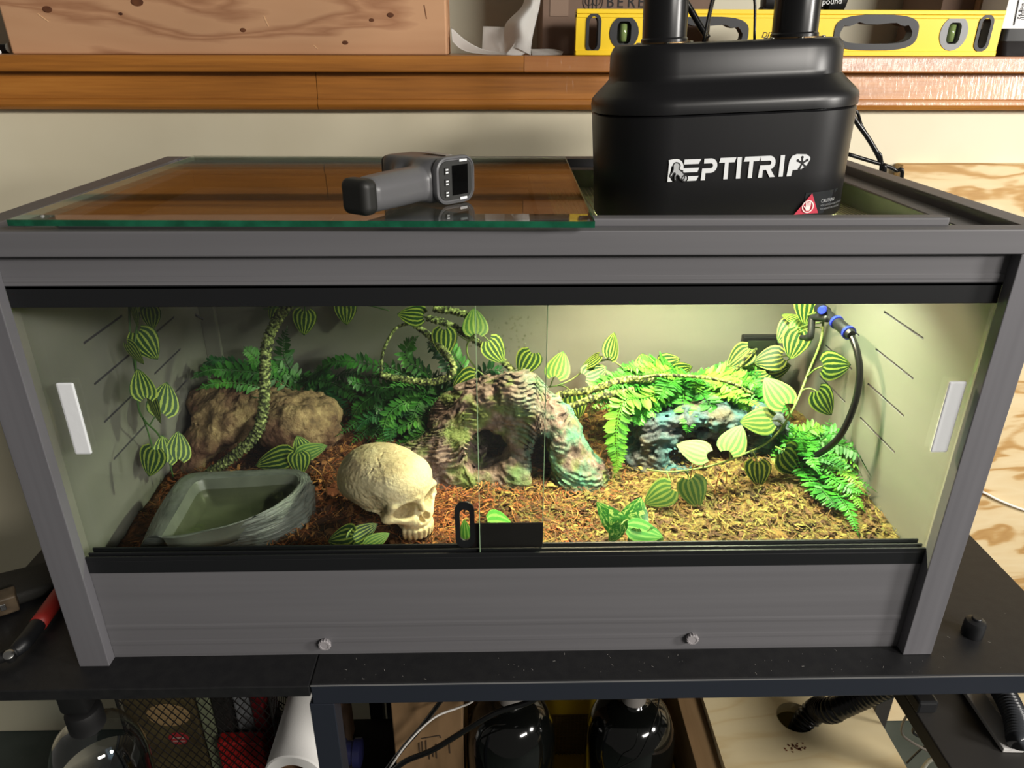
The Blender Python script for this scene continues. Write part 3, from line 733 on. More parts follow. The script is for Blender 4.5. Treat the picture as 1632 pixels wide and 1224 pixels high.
# ------------------------------------------------------------------ foliage
def mat_leaf(name, dark, light, stripes=6.5, edge=None, rough=.58, width=.55, trans=.12):
    m, nt, b = new_mat(name); tc = nt.add('ShaderNodeTexCoord'); sx = nt.add('ShaderNodeSeparateXYZ'); nt.link(tc.outputs['UV'], sx.inputs[0])
    nz = nt.add('ShaderNodeTexNoise', Scale=9, Detail=2); nt.link(tc.outputs['UV'], nz.inputs['Vector'])
    ad = nt.add('ShaderNodeMath', operation='MULTIPLY_ADD'); nt.link(nz.outputs['Fac'], ad.inputs[0]); ad.inputs[1].default_value = .05; nt.link(sx.outputs['X'], ad.inputs[2])
    ml = nt.add('ShaderNodeMath', operation='MULTIPLY'); nt.link(ad.outputs[0], ml.inputs[0]); ml.inputs[1].default_value = stripes*2*PI
    sn = nt.add('ShaderNodeMath', operation='SINE'); nt.link(ml.outputs[0], sn.inputs[0])
    r = ramp(nt, None or sn.outputs[0], [(0, dark), (width-.12, dark), (width+.2, light), (1, light)])
    mr = nt.add('ShaderNodeMapRange'); mr.inputs['From Min'].default_value = -1; nt.link(sn.outputs[0], mr.inputs['Value'])
    nt.link(mr.outputs[0], r.node.inputs['Fac'])
    nt.link(r, b.inputs['Base Color']); b.inputs['Roughness'].default_value = rough
    tl = nt.add('ShaderNodeBsdfTranslucent'); nt.link(r, tl.inputs['Color']); mx = nt.add('ShaderNodeMixShader'); mx.inputs[0].default_value = trans
    nt.link(b.outputs[0], mx.inputs[1]); nt.link(tl.outputs[0], mx.inputs[2]); nt.link(mx.outputs[0], nt.n['Material Output'].inputs['Surface'])
    return m
def green(name, a, c, rough=.5, scale=40, trans=.2):
    m, nt, b = new_mat(name); v = coords(nt); n = nt.add('ShaderNodeTexNoise', Scale=scale, Detail=2); nt.link(v, n.inputs['Vector'])
    r = ramp(nt, n.outputs['Fac'], [(.35, a), (.65, c)]); nt.link(r, b.inputs['Base Color']); b.inputs['Roughness'].default_value = rough
    tl = nt.add('ShaderNodeBsdfTranslucent'); nt.link(r, tl.inputs['Color']); mx = nt.add('ShaderNodeMixShader'); mx.inputs[0].default_value = trans
    nt.link(b.outputs[0], mx.inputs[1]); nt.link(tl.outputs[0], mx.inputs[2]); nt.link(mx.outputs[0], nt.n['Material Output'].inputs['Surface'])
    return m
LEAF_D = mat_leaf('striped_leaf', srgb(24, 68, 24), srgb(156, 176, 70), stripes=5.5, width=.66)
LEAF_P = mat_leaf('pale_striped_leaf', srgb(58, 104, 38), srgb(124, 146, 62), stripes=5.5, width=.56)
def mat_varieg(name):
    m, nt, b = new_mat(name); tc = nt.add('ShaderNodeTexCoord'); n = nt.add('ShaderNodeTexNoise', Scale=5.5, Detail=3, Distortion=1.6); nt.link(tc.outputs['UV'], n.inputs['Vector'])
    nt.link(ramp(nt, n.outputs['Fac'], [(.40, srgb(34, 96, 30)), (.53, srgb(60, 128, 44)), (.58, srgb(140, 170, 86)), (.70, srgb(170, 190, 110))]), b.inputs['Base Color']); b.inputs['Roughness'].default_value = .3
    return m
LEAF_V = mat_varieg('variegated_leaf')
LEAF_G = mat_leaf('green_leaf', srgb(70, 150, 50), srgb(130, 190, 84), stripes=4, width=.6)
STEM = mat('vine_stem', srgb(112, 136, 66), .5); STEMD = mat('vine_stem_dark', srgb(60, 96, 44), .5)
LM = {}
def leaf_mesh(kind, m):
    """heart shaped blade, base at the origin, tip at x = 1; uv.x runs across the blade"""
    if (kind, m.name) in LM: return LM[(kind, m.name)]
    wd, cup, droop, lobe = {'heart': (.47, .16, .16, .10), 'long': (.30, .14, .22, .03), 'fan': (.52, .10, .10, .12), 'curl': (.42, .30, .34, .10)}[kind]
    N, K = 8, 6; b = bmesh.new(); uv = b.loops.layers.uv.new('UVMap'); rows = []
    for i in range(N+1):
        t = i/N; s = .03+.97*t
        w = wd*(math.sin(PI*min(1, s**.62))**.75)*(1 if t < .98 else 0)
        row = []
        for k in range(-K//2, K//2+1):
            q = k/(K/2); x = t-lobe*abs(q)**1.6*(1-t)*1.4
            z = cup*(-(q*w)**2*1.4+.1*abs(q)*w)-droop*t*t*.5+.012*math.sin(9*q)*w
            row.append((b.verts.new((x, q*w, z)), (q*.5+.5, t)))
        rows.append(row)
    for i in range(N):
        for k in range(K):
            c = [rows[i][k], rows[i+1][k], rows[i+1][k+1], rows[i][k+1]]
            f = b.faces.new([v for v, _ in c])
            for lp, (_, u) in zip(f.loops, c): lp[uv].uv = u
    bmesh.ops.remove_doubles(b, verts=b.verts, dist=1e-4)
    bmesh.ops.recalc_face_normals(b, faces=b.faces[:])
    me = bpy.data.meshes.new('leaf'); b.to_mesh(me); b.free(); me.shade_smooth(); me.materials.append(m); LM[(kind, m.name)] = me
    return me
def pt(p):
    """(px, py, axis, value) -> scene point"""
    return P(p[0], p[1], **{p[2]: p[3]})
def put_leaf(parent, c, L, ang, tilt=0, pitch=.25, m=None, kind='heart', base=None):
    """blade of length L centred on c; ang = direction of the tip as seen, tilt turns it about its midrib"""
    a = math.radians(ang); x = (RGT*math.cos(a)+UPV*math.sin(a)-FWD*0)
    z = (-FWD*1.0+Vector((0, 0, .35))).normalized(); z = Quaternion(x, math.radians(tilt)) @ z
    z = (z-x*z.dot(x)).normalized(); x = Quaternion(z.cross(x), pitch) @ x; z = (z-x*z.dot(x)).normalized(); y = z.cross(x)
    o = link_mesh('leaf', leaf_mesh(kind, m or LEAF_D), None, parent)
    bpos = c-x*L*.5; mt = Matrix.Identity(4)
    for i in range(3): mt[i][0], mt[i][1], mt[i][2], mt[i][3] = x[i]*L, y[i]*L, z[i]*L, bpos[i]
    o.matrix_parent_inverse = Matrix.Identity(4); o.matrix_local = Matrix.Translation(-world_loc(parent)) @ mt
    return bpos
def vine(label, stems, leaves, sr=.0011, stem_m=None, group=None, name='leaf_vine', cat='vine'):
    s0 = [[pt(q) for q in s] for s in stems]
    t = thing(name, label, cat, s0[0][0], group); b = bmesh.new(); allp = []
    for s in s0: tube(b, s, (sr*1.25, sr*.8), 6, 6); allp += catmull(s, 6)
    for lf in leaves:
        px, py, ax, val, Lp, ang = lf[:6]; opt = lf[6] if len(lf) > 6 else {}
        c = pt((px, py, ax, val)); bp = put_leaf(t, c, Lp*mpp(c)*1.08, ang, opt.get('tilt', random.uniform(-18, 18)), opt.get('pitch', random.uniform(.1, .4)), opt.get('m'), opt.get('k', 'heart'))
        nr = min(allp, key=lambda q: (q-bp).length)
        if (nr-bp).length < .09: tube(b, [nr, nr.lerp(bp, .5)+Vector((0, 0, .003)), bp+(c-bp)*.12], sr*.8, 5, 4)
    obj('stem', b, stem_m or STEM, t, True)
    return t
XL = -.418
vine('striped leaf vine hanging against the left side wall', [[(206, 489, 'X', XL), (208, 540, 'X', XL), (217, 600, 'X', XL), (221, 650, 'X', XL), (232, 672, 'X', XL), (252, 692, 'X', XL), (266, 722, 'X', XL), (276, 760, 'X', XL)], [(217, 600, 'X', XL), (215, 545, 'X', -.41), (222, 500, 'X', -.41)]],
     [(239, 508, 'X', -.405, 37, -95), (214, 505, 'X', -.41, 34, -100, {'tilt': 40}), (235, 552, 'X', -.40, 48, -58), (215, 565, 'X', -.41, 38, -65, {'tilt': 45}), (227, 610, 'X', -.40, 46, 95, {'tilt': 58}),
      (246, 655, 'X', -.40, 44, -85, {'tilt': 45}), (262, 633, 'X', -.405, 48, 78, {'tilt': 35}), (240, 739, 'X', -.40, 46, -110), (284, 709, 'X', -.40, 42, 85, {'tilt': 40}), (262, 714, 'X', -.412, 42, 88, {'tilt': 50})], stem_m=STEMD)
vine('long vine arching from the upper corner across the right bedding',
     [[(1313, 488, 'X', .405), (1309, 540, 'X', .40), (1289, 592, 'X', .385), (1264, 652, 'Y', .215), (1230, 700, 'Y', .205), (1180, 726, 'Y', .19), (1130, 743, 'Y', .185), (1070, 752, 'Y', .185), (1030, 748, 'Y', .19)]],
     [(1287, 495, 'X', .40, 46, -92), (1266, 551, 'X', .385, 44, -110), (1253, 530, 'X', .388, 38, 230), (1262, 506, 'X', .395, 32, 140, {'tilt': 30}), (1277, 514, 'X', .40, 30, 60, {'m': LEAF_P}),
      (1336, 582, 'X', .405, 48, 2), (1316, 643, 'X', .400, 46, -52), (1235, 622, 'Y', .21, 50, 122, {'m': LEAF_P, 'tilt': -10}), (1204, 671, 'Y', .20, 46, 178, {'m': LEAF_P}), (1172, 697, 'Y', .185, 46, 65, {'m': LEAF_P}),
      (1102, 715, 'Y', .175, 46, 150, {'m': LEAF_P}), (1048, 791, 'Y', .150, 46, -150, {'m': LEAF_P}), (1107, 788, 'Y', .150, 48, -72, {'m': LEAF_P, 'tilt': 10}), (1208, 757, 'Y', .19, 42, -88, {'tilt': 25})], .0013)
vine('short striped vine beside the black hygrometer', [[(1190, 610, 'Y', .40), (1215, 590, 'Y', .405), (1245, 580, 'Y', .405), (1262, 570, 'Y', .40)], [(1190, 610, 'Y', .39), (1186, 580, 'Y', .395), (1196, 562, 'Y', .40)]],
     [(1223, 573, 'Y', .395, 42, 188), (1245, 588, 'Y', .40, 38, 10, {'tilt': 35}), (1196, 594, 'Y', .39, 44, 175, {'tilt': 35}), (1176, 572, 'Y', .395, 42, 215, {'tilt': 20}), (1160, 598, 'Y', .37, 44, 190, {'tilt': 50})])
vine('striped vine rambling along the back wall above the arch rock',
     [[(757, 531, 'Y', .36), (744, 552, 'Y', .355), (753, 580, 'Y', .35), (792, 610, 'Y', .345), (868, 617, 'Y', .35), (905, 608, 'Y', .36), (932, 590, 'Y', .37), (968, 573, 'Y', .375), (1000, 590, 'Y', .37), (1030, 602, 'Y', .365), (1090, 604, 'Y', .365), (1150, 588, 'Y', .37), (1190, 560, 'Y', .38), (1202, 557, 'Y', .38)]],
     [(757, 510, 'Y', .355, 42, 92, {'m': LEAF_P}), (708, 548, 'Y', .345, 42, -92), (738, 611, 'Y', .335, 42, -150), (792, 561, 'Y', .345, 42, -48), (838, 582, 'Y', .34, 42, -115), (891, 579, 'Y', .35, 42, 78, {'m': LEAF_P}),
      (938, 578, 'Y', .37, 36, 205, {'tilt': 50}), (951, 591, 'Y', .36, 38, 30), (977, 549, 'Y', .38, 40, 62, {'tilt': 45}), (1027, 575, 'Y', .375, 34, 92, {'k': 'fan', 'tilt': 0, 'pitch': .7}), (1070, 578, 'Y', .375, 38, 18, {'tilt': 20}),
      (1088, 592, 'Y', .37, 38, 10, {'tilt': 45}), (919, 648, 'Y', .30, 42, -80), (653, 501, 'Y', .37, 40, 170)])
vine('dim striped vine high on the dark back wall', [[(420, 492, 'Y', .42), (470, 488, 'Y', .425), (520, 484, 'Y', .425), (580, 486, 'Y', .42), (620, 495, 'Y', .41)]],
     [(485, 516, 'Y', .425, 38, -95), (551, 500, 'Y', .425, 36, -88), (440, 500, 'Y', .42, 34, -120)], stem_m=STEMD)
vine('striped leaf cluster resting behind the water dish', [[(478, 745, 'Y', .215), (480, 728, 'Y', .225), (470, 720, 'Y', .235)]],
     [(435, 733, 'Y', .205, 64, 194, {'k': 'long', 'pitch': .1}), (478, 741, 'Y', .195, 36, -85), (481, 712, 'Y', .23, 38, 110, {'tilt': 20}), (498, 717, 'Y', .22, 46, 25, {'k': 'long', 'm': LEAF_P}), (458, 724, 'Y', .22, 36, 170, {'tilt': 30})], name='leaf_sprig', cat='plant', stem_m=STEMD)
vine('striped leaf sprig lying in front of the skull', [[(560, 862, 'Y', .066), (585, 858, 'Y', .070), (610, 866, 'Y', .062)]],
     [(541, 858, 'Y', .064, 46, 182), (580, 848, 'Y', .068, 48, 28, {'k': 'long', 'tilt': 15}), (602, 860, 'Y', .060, 40, 30, {'m': LEAF_P, 'k': 'long'})], name='leaf_sprig', cat='plant', stem_m=STEMD)
vine('small green variegated pothos sprig at the front of the bedding', [[(1008, 868, 'Y', .066), (1005, 845, 'Y', .075), (1003, 830, 'Y', .08)]],
     [(972, 824, 'Y', .080, 58, 132, {'m': LEAF_V, 'k': 'long', 'tilt': -10, 'pitch': .1}), (1014, 817, 'Y', .085, 48, 72, {'m': LEAF_V, 'tilt': 0, 'pitch': .1}), (1030, 848, 'Y', .062, 58, -14, {'m': LEAF_G, 'k': 'long'}), (980, 852, 'Y', .062, 36, -120, {'m': LEAF_V, 'k': 'long', 'tilt': 0}), (1010, 859, 'Y', .060, 34, -100, {'m': LEAF_V, 'k': 'long'}), (1046, 857, 'Y', .064, 30, -20, {'m': LEAF_V})], name='pothos_sprig', cat='plant')
vine('flat green leaf sprig lying behind the lock', [[(770, 842, 'Y', .085), (750, 846, 'Y', .08)]],
     [(800, 833, 'Y', .09, 64, 4, {'m': LEAF_G, 'k': 'long', 'pitch': .9, 'tilt': 0}), (741, 847, 'Y', .075, 36, 100, {'m': LEAF_G, 'k': 'long'})], name='leaf_sprig', cat='plant')
vine('single large striped leaf over the bottom right fern', [[(1236, 712, 'Y', .24), (1248, 718, 'Y', .225)]], [(1265, 738, 'Y', .205, 54, -40)], name='leaf_sprig', cat='plant')

def frond(parent, pts, ll, m, n=None, wid=.23, up=.35, taper=.35):
    """fern frond: midrib along pts with paired leaflets"""
    p = catmull(pts, 10); b = bmesh.new(); fr = frames(p); N = len(p)
    tot = sum((p[i+1]-p[i]).length for i in range(N-1)); n = n or max(8, int(tot/.0046))
    tube(b, p[::3]+[p[-1]], (.0011, .0005), 4, 1, smooth=False)
    for k in range(n):
        u = (k+.6)/n; f = u*(N-1); i = min(int(f), N-2); c = p[i].lerp(p[i+1], f-i); t = fr[i][0]
        zz = (Vector((0, 0, 1))*.8-FWD*.5); zz = (zz-t*zz.dot(t))
        zz = zz.normalized() if zz.length > 1e-4 else fr[i][1]
        sd = t.cross(zz)
        L = ll*(math.sin(PI*min(1, .18+u*.86))**.6*(1-taper)+taper*(1-u))*random.uniform(.85, 1.1)
        for s in (-1, 1):
            d = (sd*s+t*random.uniform(.25, .5)+zz*random.uniform(-.35, up)).normalized(); w = (t-d*t.dot(d)).normalized()*L*wid; nz = d.cross(w).normalized()
            q = [c, c+d*L*.30+w*.75, c+d*L*.72+w*.62-nz*0, c+d*L, c+d*L*.72-w*.62, c+d*L*.30-w*.75]
            bend = zz*L*random.uniform(-.25, .02)
            q = [v+bend*((v-c).length/L)**2 for v in q]; mid = c+d*L*.5+bend*.25-zz*L*.05
            V = [b.verts.new(v) for v in q]; mv = b.verts.new(mid)
            for j in range(6): b.faces.new((V[j], V[(j+1) % 6], mv))
    for v in b.verts: v.co.x = max(-.4405, min(.4405, v.co.x)); v.co.y = max(.034, min(.4345, v.co.y))
    me = bpy.data.meshes.new('frond'); b.to_mesh(me); b.free(); me.shade_smooth(); me.transform(Matrix.Translation(-world_loc(parent)))
    return link_mesh('frond', me, m, parent)
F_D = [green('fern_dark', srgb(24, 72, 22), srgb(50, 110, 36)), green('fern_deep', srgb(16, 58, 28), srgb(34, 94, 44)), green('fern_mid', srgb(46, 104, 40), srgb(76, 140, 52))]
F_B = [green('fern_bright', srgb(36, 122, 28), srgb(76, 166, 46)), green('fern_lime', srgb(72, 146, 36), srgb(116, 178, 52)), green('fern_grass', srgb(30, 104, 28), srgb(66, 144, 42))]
def fern(label, fl, mats, ll, extra=(), name='fern_plant'):
    first = [pt(q) for q in fl[0]]; t = thing(name, label, 'fern', first[0])
    for k, f in enumerate(fl):
        frond(t, [pt(q) for q in f], ll*random.uniform(.85, 1.15), mats[k % len(mats)])
    for (bp, tips, sp) in extra:
        b0 = pt(bp)
        for k in range(tips):
            d = Vector((random.uniform(*sp[0]), random.uniform(*sp[1]), random.uniform(*sp[2])))
            o = b0+Vector((random.gauss(0, .012), random.gauss(0, .008), random.gauss(0, .006)))
            frond(t, [o, o+d*.5+Vector((0, 0, .012)), o+d], ll*random.uniform(.8, 1.1), random.choice(mats))
    return t
Y = 'Y'
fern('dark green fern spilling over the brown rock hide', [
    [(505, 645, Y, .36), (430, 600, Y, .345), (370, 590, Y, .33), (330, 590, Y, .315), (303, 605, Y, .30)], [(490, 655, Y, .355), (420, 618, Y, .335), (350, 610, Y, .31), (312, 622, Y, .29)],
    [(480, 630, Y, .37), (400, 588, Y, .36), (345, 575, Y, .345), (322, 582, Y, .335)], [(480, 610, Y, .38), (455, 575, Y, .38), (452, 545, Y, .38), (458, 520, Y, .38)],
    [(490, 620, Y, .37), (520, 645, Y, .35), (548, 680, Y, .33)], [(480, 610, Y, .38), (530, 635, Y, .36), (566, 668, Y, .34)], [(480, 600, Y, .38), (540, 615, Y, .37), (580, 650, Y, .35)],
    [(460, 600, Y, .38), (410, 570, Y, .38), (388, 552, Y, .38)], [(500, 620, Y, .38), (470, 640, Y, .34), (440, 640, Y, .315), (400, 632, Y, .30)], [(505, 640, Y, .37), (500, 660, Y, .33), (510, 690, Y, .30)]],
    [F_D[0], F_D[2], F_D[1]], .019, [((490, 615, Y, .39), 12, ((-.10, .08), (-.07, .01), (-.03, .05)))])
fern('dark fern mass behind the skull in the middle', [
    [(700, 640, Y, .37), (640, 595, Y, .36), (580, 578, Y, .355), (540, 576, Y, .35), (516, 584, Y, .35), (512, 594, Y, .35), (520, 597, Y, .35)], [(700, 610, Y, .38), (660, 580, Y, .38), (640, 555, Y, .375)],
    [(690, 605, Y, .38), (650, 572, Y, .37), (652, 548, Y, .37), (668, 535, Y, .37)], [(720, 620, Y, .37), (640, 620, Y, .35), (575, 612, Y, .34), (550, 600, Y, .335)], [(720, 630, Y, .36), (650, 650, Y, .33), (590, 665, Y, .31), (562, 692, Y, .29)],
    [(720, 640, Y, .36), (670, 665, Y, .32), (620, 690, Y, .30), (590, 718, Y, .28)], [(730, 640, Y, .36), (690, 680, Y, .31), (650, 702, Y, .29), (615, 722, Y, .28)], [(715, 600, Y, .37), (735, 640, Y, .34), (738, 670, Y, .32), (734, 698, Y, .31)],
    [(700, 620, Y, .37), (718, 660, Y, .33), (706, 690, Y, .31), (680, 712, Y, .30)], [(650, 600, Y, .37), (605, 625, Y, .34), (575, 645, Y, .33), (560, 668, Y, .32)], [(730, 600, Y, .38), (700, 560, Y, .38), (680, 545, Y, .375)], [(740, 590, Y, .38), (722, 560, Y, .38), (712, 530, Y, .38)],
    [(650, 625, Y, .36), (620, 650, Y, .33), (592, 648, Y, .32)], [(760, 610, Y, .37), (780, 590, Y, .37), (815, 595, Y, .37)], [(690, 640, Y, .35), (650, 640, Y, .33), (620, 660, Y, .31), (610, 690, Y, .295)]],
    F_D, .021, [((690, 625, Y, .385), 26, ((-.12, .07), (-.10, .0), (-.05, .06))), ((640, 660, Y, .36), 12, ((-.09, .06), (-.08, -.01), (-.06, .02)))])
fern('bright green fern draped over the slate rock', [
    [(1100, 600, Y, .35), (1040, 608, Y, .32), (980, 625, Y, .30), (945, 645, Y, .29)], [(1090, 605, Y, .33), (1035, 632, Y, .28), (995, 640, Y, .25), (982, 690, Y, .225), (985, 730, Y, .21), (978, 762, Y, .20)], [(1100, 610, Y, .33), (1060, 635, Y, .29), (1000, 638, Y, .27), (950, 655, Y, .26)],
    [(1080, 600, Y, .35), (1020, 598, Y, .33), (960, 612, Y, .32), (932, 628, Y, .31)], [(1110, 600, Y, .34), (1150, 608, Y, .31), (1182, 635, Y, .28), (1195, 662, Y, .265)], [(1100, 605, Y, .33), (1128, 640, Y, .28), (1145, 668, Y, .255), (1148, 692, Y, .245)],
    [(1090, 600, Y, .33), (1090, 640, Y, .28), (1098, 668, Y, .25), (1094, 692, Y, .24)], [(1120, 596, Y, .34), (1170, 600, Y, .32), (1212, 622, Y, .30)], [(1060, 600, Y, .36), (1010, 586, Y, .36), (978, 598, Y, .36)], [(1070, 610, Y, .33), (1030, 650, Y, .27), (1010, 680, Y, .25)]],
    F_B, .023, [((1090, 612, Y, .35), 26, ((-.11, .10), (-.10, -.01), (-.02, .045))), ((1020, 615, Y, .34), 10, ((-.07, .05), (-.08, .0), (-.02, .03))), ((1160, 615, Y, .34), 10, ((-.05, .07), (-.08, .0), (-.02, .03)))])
fern('grassy green fern along the back wall near the hygrometer', [
    [(1100, 610, Y, .39), (1160, 590, Y, .395), (1220, 598, Y, .395), (1252, 612, Y, .39)], [(1130, 600, Y, .38), (1190, 608, Y, .38), (1240, 630, Y, .37)], [(1110, 600, Y, .40), (1180, 582, Y, .40), (1240, 590, Y, .40)], [(1150, 612, Y, .37), (1210, 620, Y, .36), (1262, 650, Y, .345)], [(1160, 620, Y, .36), (1210, 640, Y, .34), (1250, 672, Y, .32)]],
    [F_B[2], F_D[2], F_B[1]], .017, [((1170, 612, Y, .39), 14, ((-.07, .08), (-.06, .02), (-.02, .03)))])
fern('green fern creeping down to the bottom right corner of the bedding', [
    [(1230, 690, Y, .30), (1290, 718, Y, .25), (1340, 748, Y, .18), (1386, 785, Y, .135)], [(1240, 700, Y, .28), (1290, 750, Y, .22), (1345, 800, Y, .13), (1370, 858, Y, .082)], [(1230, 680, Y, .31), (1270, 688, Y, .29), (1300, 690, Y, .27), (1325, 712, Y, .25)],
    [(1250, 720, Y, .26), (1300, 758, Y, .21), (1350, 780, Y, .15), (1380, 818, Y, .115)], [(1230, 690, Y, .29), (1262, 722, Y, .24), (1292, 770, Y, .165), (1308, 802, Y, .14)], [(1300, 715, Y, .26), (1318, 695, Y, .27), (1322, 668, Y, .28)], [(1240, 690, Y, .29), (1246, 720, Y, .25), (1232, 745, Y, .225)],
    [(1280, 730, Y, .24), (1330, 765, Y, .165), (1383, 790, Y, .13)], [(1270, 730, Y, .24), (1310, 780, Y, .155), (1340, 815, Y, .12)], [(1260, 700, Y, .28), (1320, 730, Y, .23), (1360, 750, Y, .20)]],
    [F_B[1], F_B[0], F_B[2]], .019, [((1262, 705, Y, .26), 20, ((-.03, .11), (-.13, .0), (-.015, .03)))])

# mossy bendable vines
def mat_moss(name, lightc):
    m, nt, b = new_mat(name); v = coords(nt); n = nt.add('ShaderNodeTexNoise', Scale=230, Detail=4); nt.link(v, n.inputs['Vector'])
    nt.link(ramp(nt, n.outputs['Fac'], [(.40, srgb(26, 30, 16)), (.52, srgb(96, 108, 56)), (.66, lightc)]), b.inputs['Base Color']); b.inputs['Roughness'].default_value = .9
    return m
MOSS = mat_moss('moss_coat', srgb(172, 184, 116)); MOSSB = mat_moss('moss_coat_yellow', srgb(196, 200, 108))
def moss_vine(label, paths, m=MOSS):
    pp = [([pt(q) for q in path], r) for path, r in paths]
    t = thing('moss_vine', label, 'vine', pp[0][0][0]); b = bmesh.new()
    for pts, r in pp:
        p = catmull(pts, 4); tot = sum((p[i+1]-p[i]).length for i in range(len(p)-1)); n = int(tot/.0009); q = []
        acc = [0]
        for i in range(len(p)-1): acc.append(acc[-1]+(p[i+1]-p[i]).length)
        j = 0
        for k in range(n+1):
            s = tot*k/n
            while j < len(p)-2 and acc[j+1] < s: j += 1
            q.append(p[j].lerp(p[j+1], (s-acc[j])/max(1e-9, acc[j+1]-acc[j])))
        fr = frames(q); seg = 16; R = []
        for i, (c, (_, a, bb)) in enumerate(zip(q, fr)):
            ring_ = []
            for k in range(seg):
                an = 2*PI*k/seg; d = a*math.cos(an)+bb*math.sin(an); w = c+d*r
                h = .30*math.sin(i*1.05+3*an+2*mnoise.noise(w*60))+.42*mnoise.noise(w*260)+.25*mnoise.noise(w*600)
                ring_.append(c+d*r*(.92+h*.55))
            R.append(ring_)
        loft(b, R)
    obj('mossy_cord', b, m, t, True); return t
moss_vine('thick moss covered vine rising from the dish past the brown rock', [([(461, 484, Y, .31), (440, 512, Y, .30), (425, 550, Y, .28), (422, 600, Y, .255), (420, 650, Y, .240), (408, 692, Y, .235), (374, 726, Y, .230), (332, 756, Y, .225)], .0070)])
moss_vine('moss covered vine looped above the middle fern', [([(607, 598, Y, .335), (640, 604, Y, .33), (690, 609, Y, .325), (722, 594, Y, .325), (714, 566, Y, .34), (690, 540, Y, .355), (662, 518, Y, .37)], .0048), ([(607, 600, Y, .335), (611, 560, Y, .35), (630, 524, Y, .365), (658, 514, Y, .37)], .0022)])
moss_vine('moss covered vine slanting across the upper middle', [([(690, 491, Y, .37), (738, 500, Y, .37), (760, 516, Y, .37)], .0052), ([(680, 506, Y, .365), (722, 520, Y, .365), (762, 546, Y, .36), (792, 566, Y, .355), (818, 592, Y, .35)], .0050)])
moss_vine('yellow green moss vine lying behind the bright fern', [([(872, 642, Y, .295), (900, 628, Y, .290), (942, 622, Y, .285), (992, 606, Y, .29), (1040, 604, Y, .31)], .0052), ([(905, 650, Y, .27), (950, 634, Y, .27), (1010, 622, Y, .28)], .0048), ([(1120, 606, Y, .36), (1170, 590, Y, .37), (1192, 566, Y, .38), (1206, 556, Y, .385)], .0020), ([(1000, 606, Y, .29), (1060, 598, Y, .28), (1150, 606, Y, .27), (1200, 628, Y, .27)], .0022)], MOSSB)
# loose curled strands on the bedding
b = bmesh.new()
for pts in ([(495, 742), (510, 755), (519, 775), (521, 790)], [(1138, 790), (1146, 758), (1156, 752), (1158, 770)], [(505, 820), (515, 800), (530, 815)], [(1098, 772), (1104, 745), (1110, 735)]):
    tube(b, [P(*q, Y=.17)+Vector((0, 0, .0)) for q in pts], .0007, 5, 6)
obj('root_strands', b, COIR[2], B, True, kind='stuff')

# ------------------------------------------------------------------ hose, hygrometer, cable socket
M_RUB = mat('black_rubber', srgb(20, 20, 20), .25); M_BLUE = mat('blue_collar', srgb(38, 52, 200), .35)
hs = thing('misting_hose', 'black misting hose with blue ringed connector by the right wall', 'hose', P(1357, 533, X=.408))
tube(b := bmesh.new(), [P(1354, 529, X=.410), P(1366, 560, X=.412), P(1370, 600, X=.412), P(1360, 650, X=.408), P(1336, 698, X=.40), P(1300, 726, X=.385), P(1275, 731, X=.372)], .0040, 12, 10)
obj('tubing', b, M_RUB, hs, True)
A0, A1 = P(1306, 490, X=.402), P(1357, 534, X=.409)
b = bmesh.new(); dx = (A1-A0)
lathe(b, [(.0075, 0), (.0078, dx.length*.20), (.0062, dx.length*.22), (.0062, dx.length*.45), (.0072, dx.length*.50), (.0072, dx.length*.93), (.005, dx.length)], 20, A0, dx)
obj('connector', b, M_BLACK, hs, 'auto')
for u in (.56, .92):
    b = bmesh.new(); lathe(b, [(.0072, -.0022), (.0085, -.0018), (.0085, .0018), (.0072, .0022)], 20, A0+dx*u, dx); obj('collar', b, M_BLUE, hs, 'auto')
b = bmesh.new(); lathe(b, [(.0045, -.0068), (.0052, -.006), (.0052, .006), (.0045, .0068)], 16, P(1311, 494, X=.396), (-.5, -.8, .2)); obj('collar', b, M_BLUE, hs, 'auto')
b = bmesh.new(); tube(b, [P(1320, 508, X=.400), P(1298, 506, X=.392), P(1294, 512, X=.390), P(1292, 534, X=.388), P(1288, 538, X=.387), P(1277, 538, X=.383)], .0046, 12, 6, rf=lambda u: 1 if u < .9 else .8)
obj('nozzle_elbow', b, M_BLACK, hs, True)
th = thing('hygrometer', 'small black digital hygrometer stuck on the back wall', 'hygrometer', (.39, .43, .181))
ta, tb = P(1186, 537, Y=.424), P(1238, 574, Y=.424)
obj('casing', bx(ta.x, tb.x, .4245, .4373, tb.z, ta.z, .002), M_BLACK, th)
obj('display', bx(ta.x+.006, tb.x-.006, .4240, .4246, tb.z+.008, ta.z-.006, .0004), mat('lcd', srgb(44, 52, 40), .2), th)
lettering('digits', '26  57', .014, (ta.x+.010, .4239, tb.z+.013), (1, 0, 0), (0, 0, 1), mat('lcd_digit', srgb(18, 22, 16), .4), th, .0001)
sk = thing('cable_grommet', 'small black cable grommet high in the back left corner', 'grommet', P(285, 494, Y=.428))
b = bmesh.new(); c = P(286, 494, Y=.428); box(b, c.x-.009, c.x+.009, .4225, .4299, c.z-.006, c.z+.012, .0015); tube(b, [c+Vector((.004, -.005, .003)), c+Vector((.02, -.012, .001)), c+Vector((.035, -.008, -.012))], .0016, 6)
obj('grommet_body', b, M_BLACK, sk, 'auto')
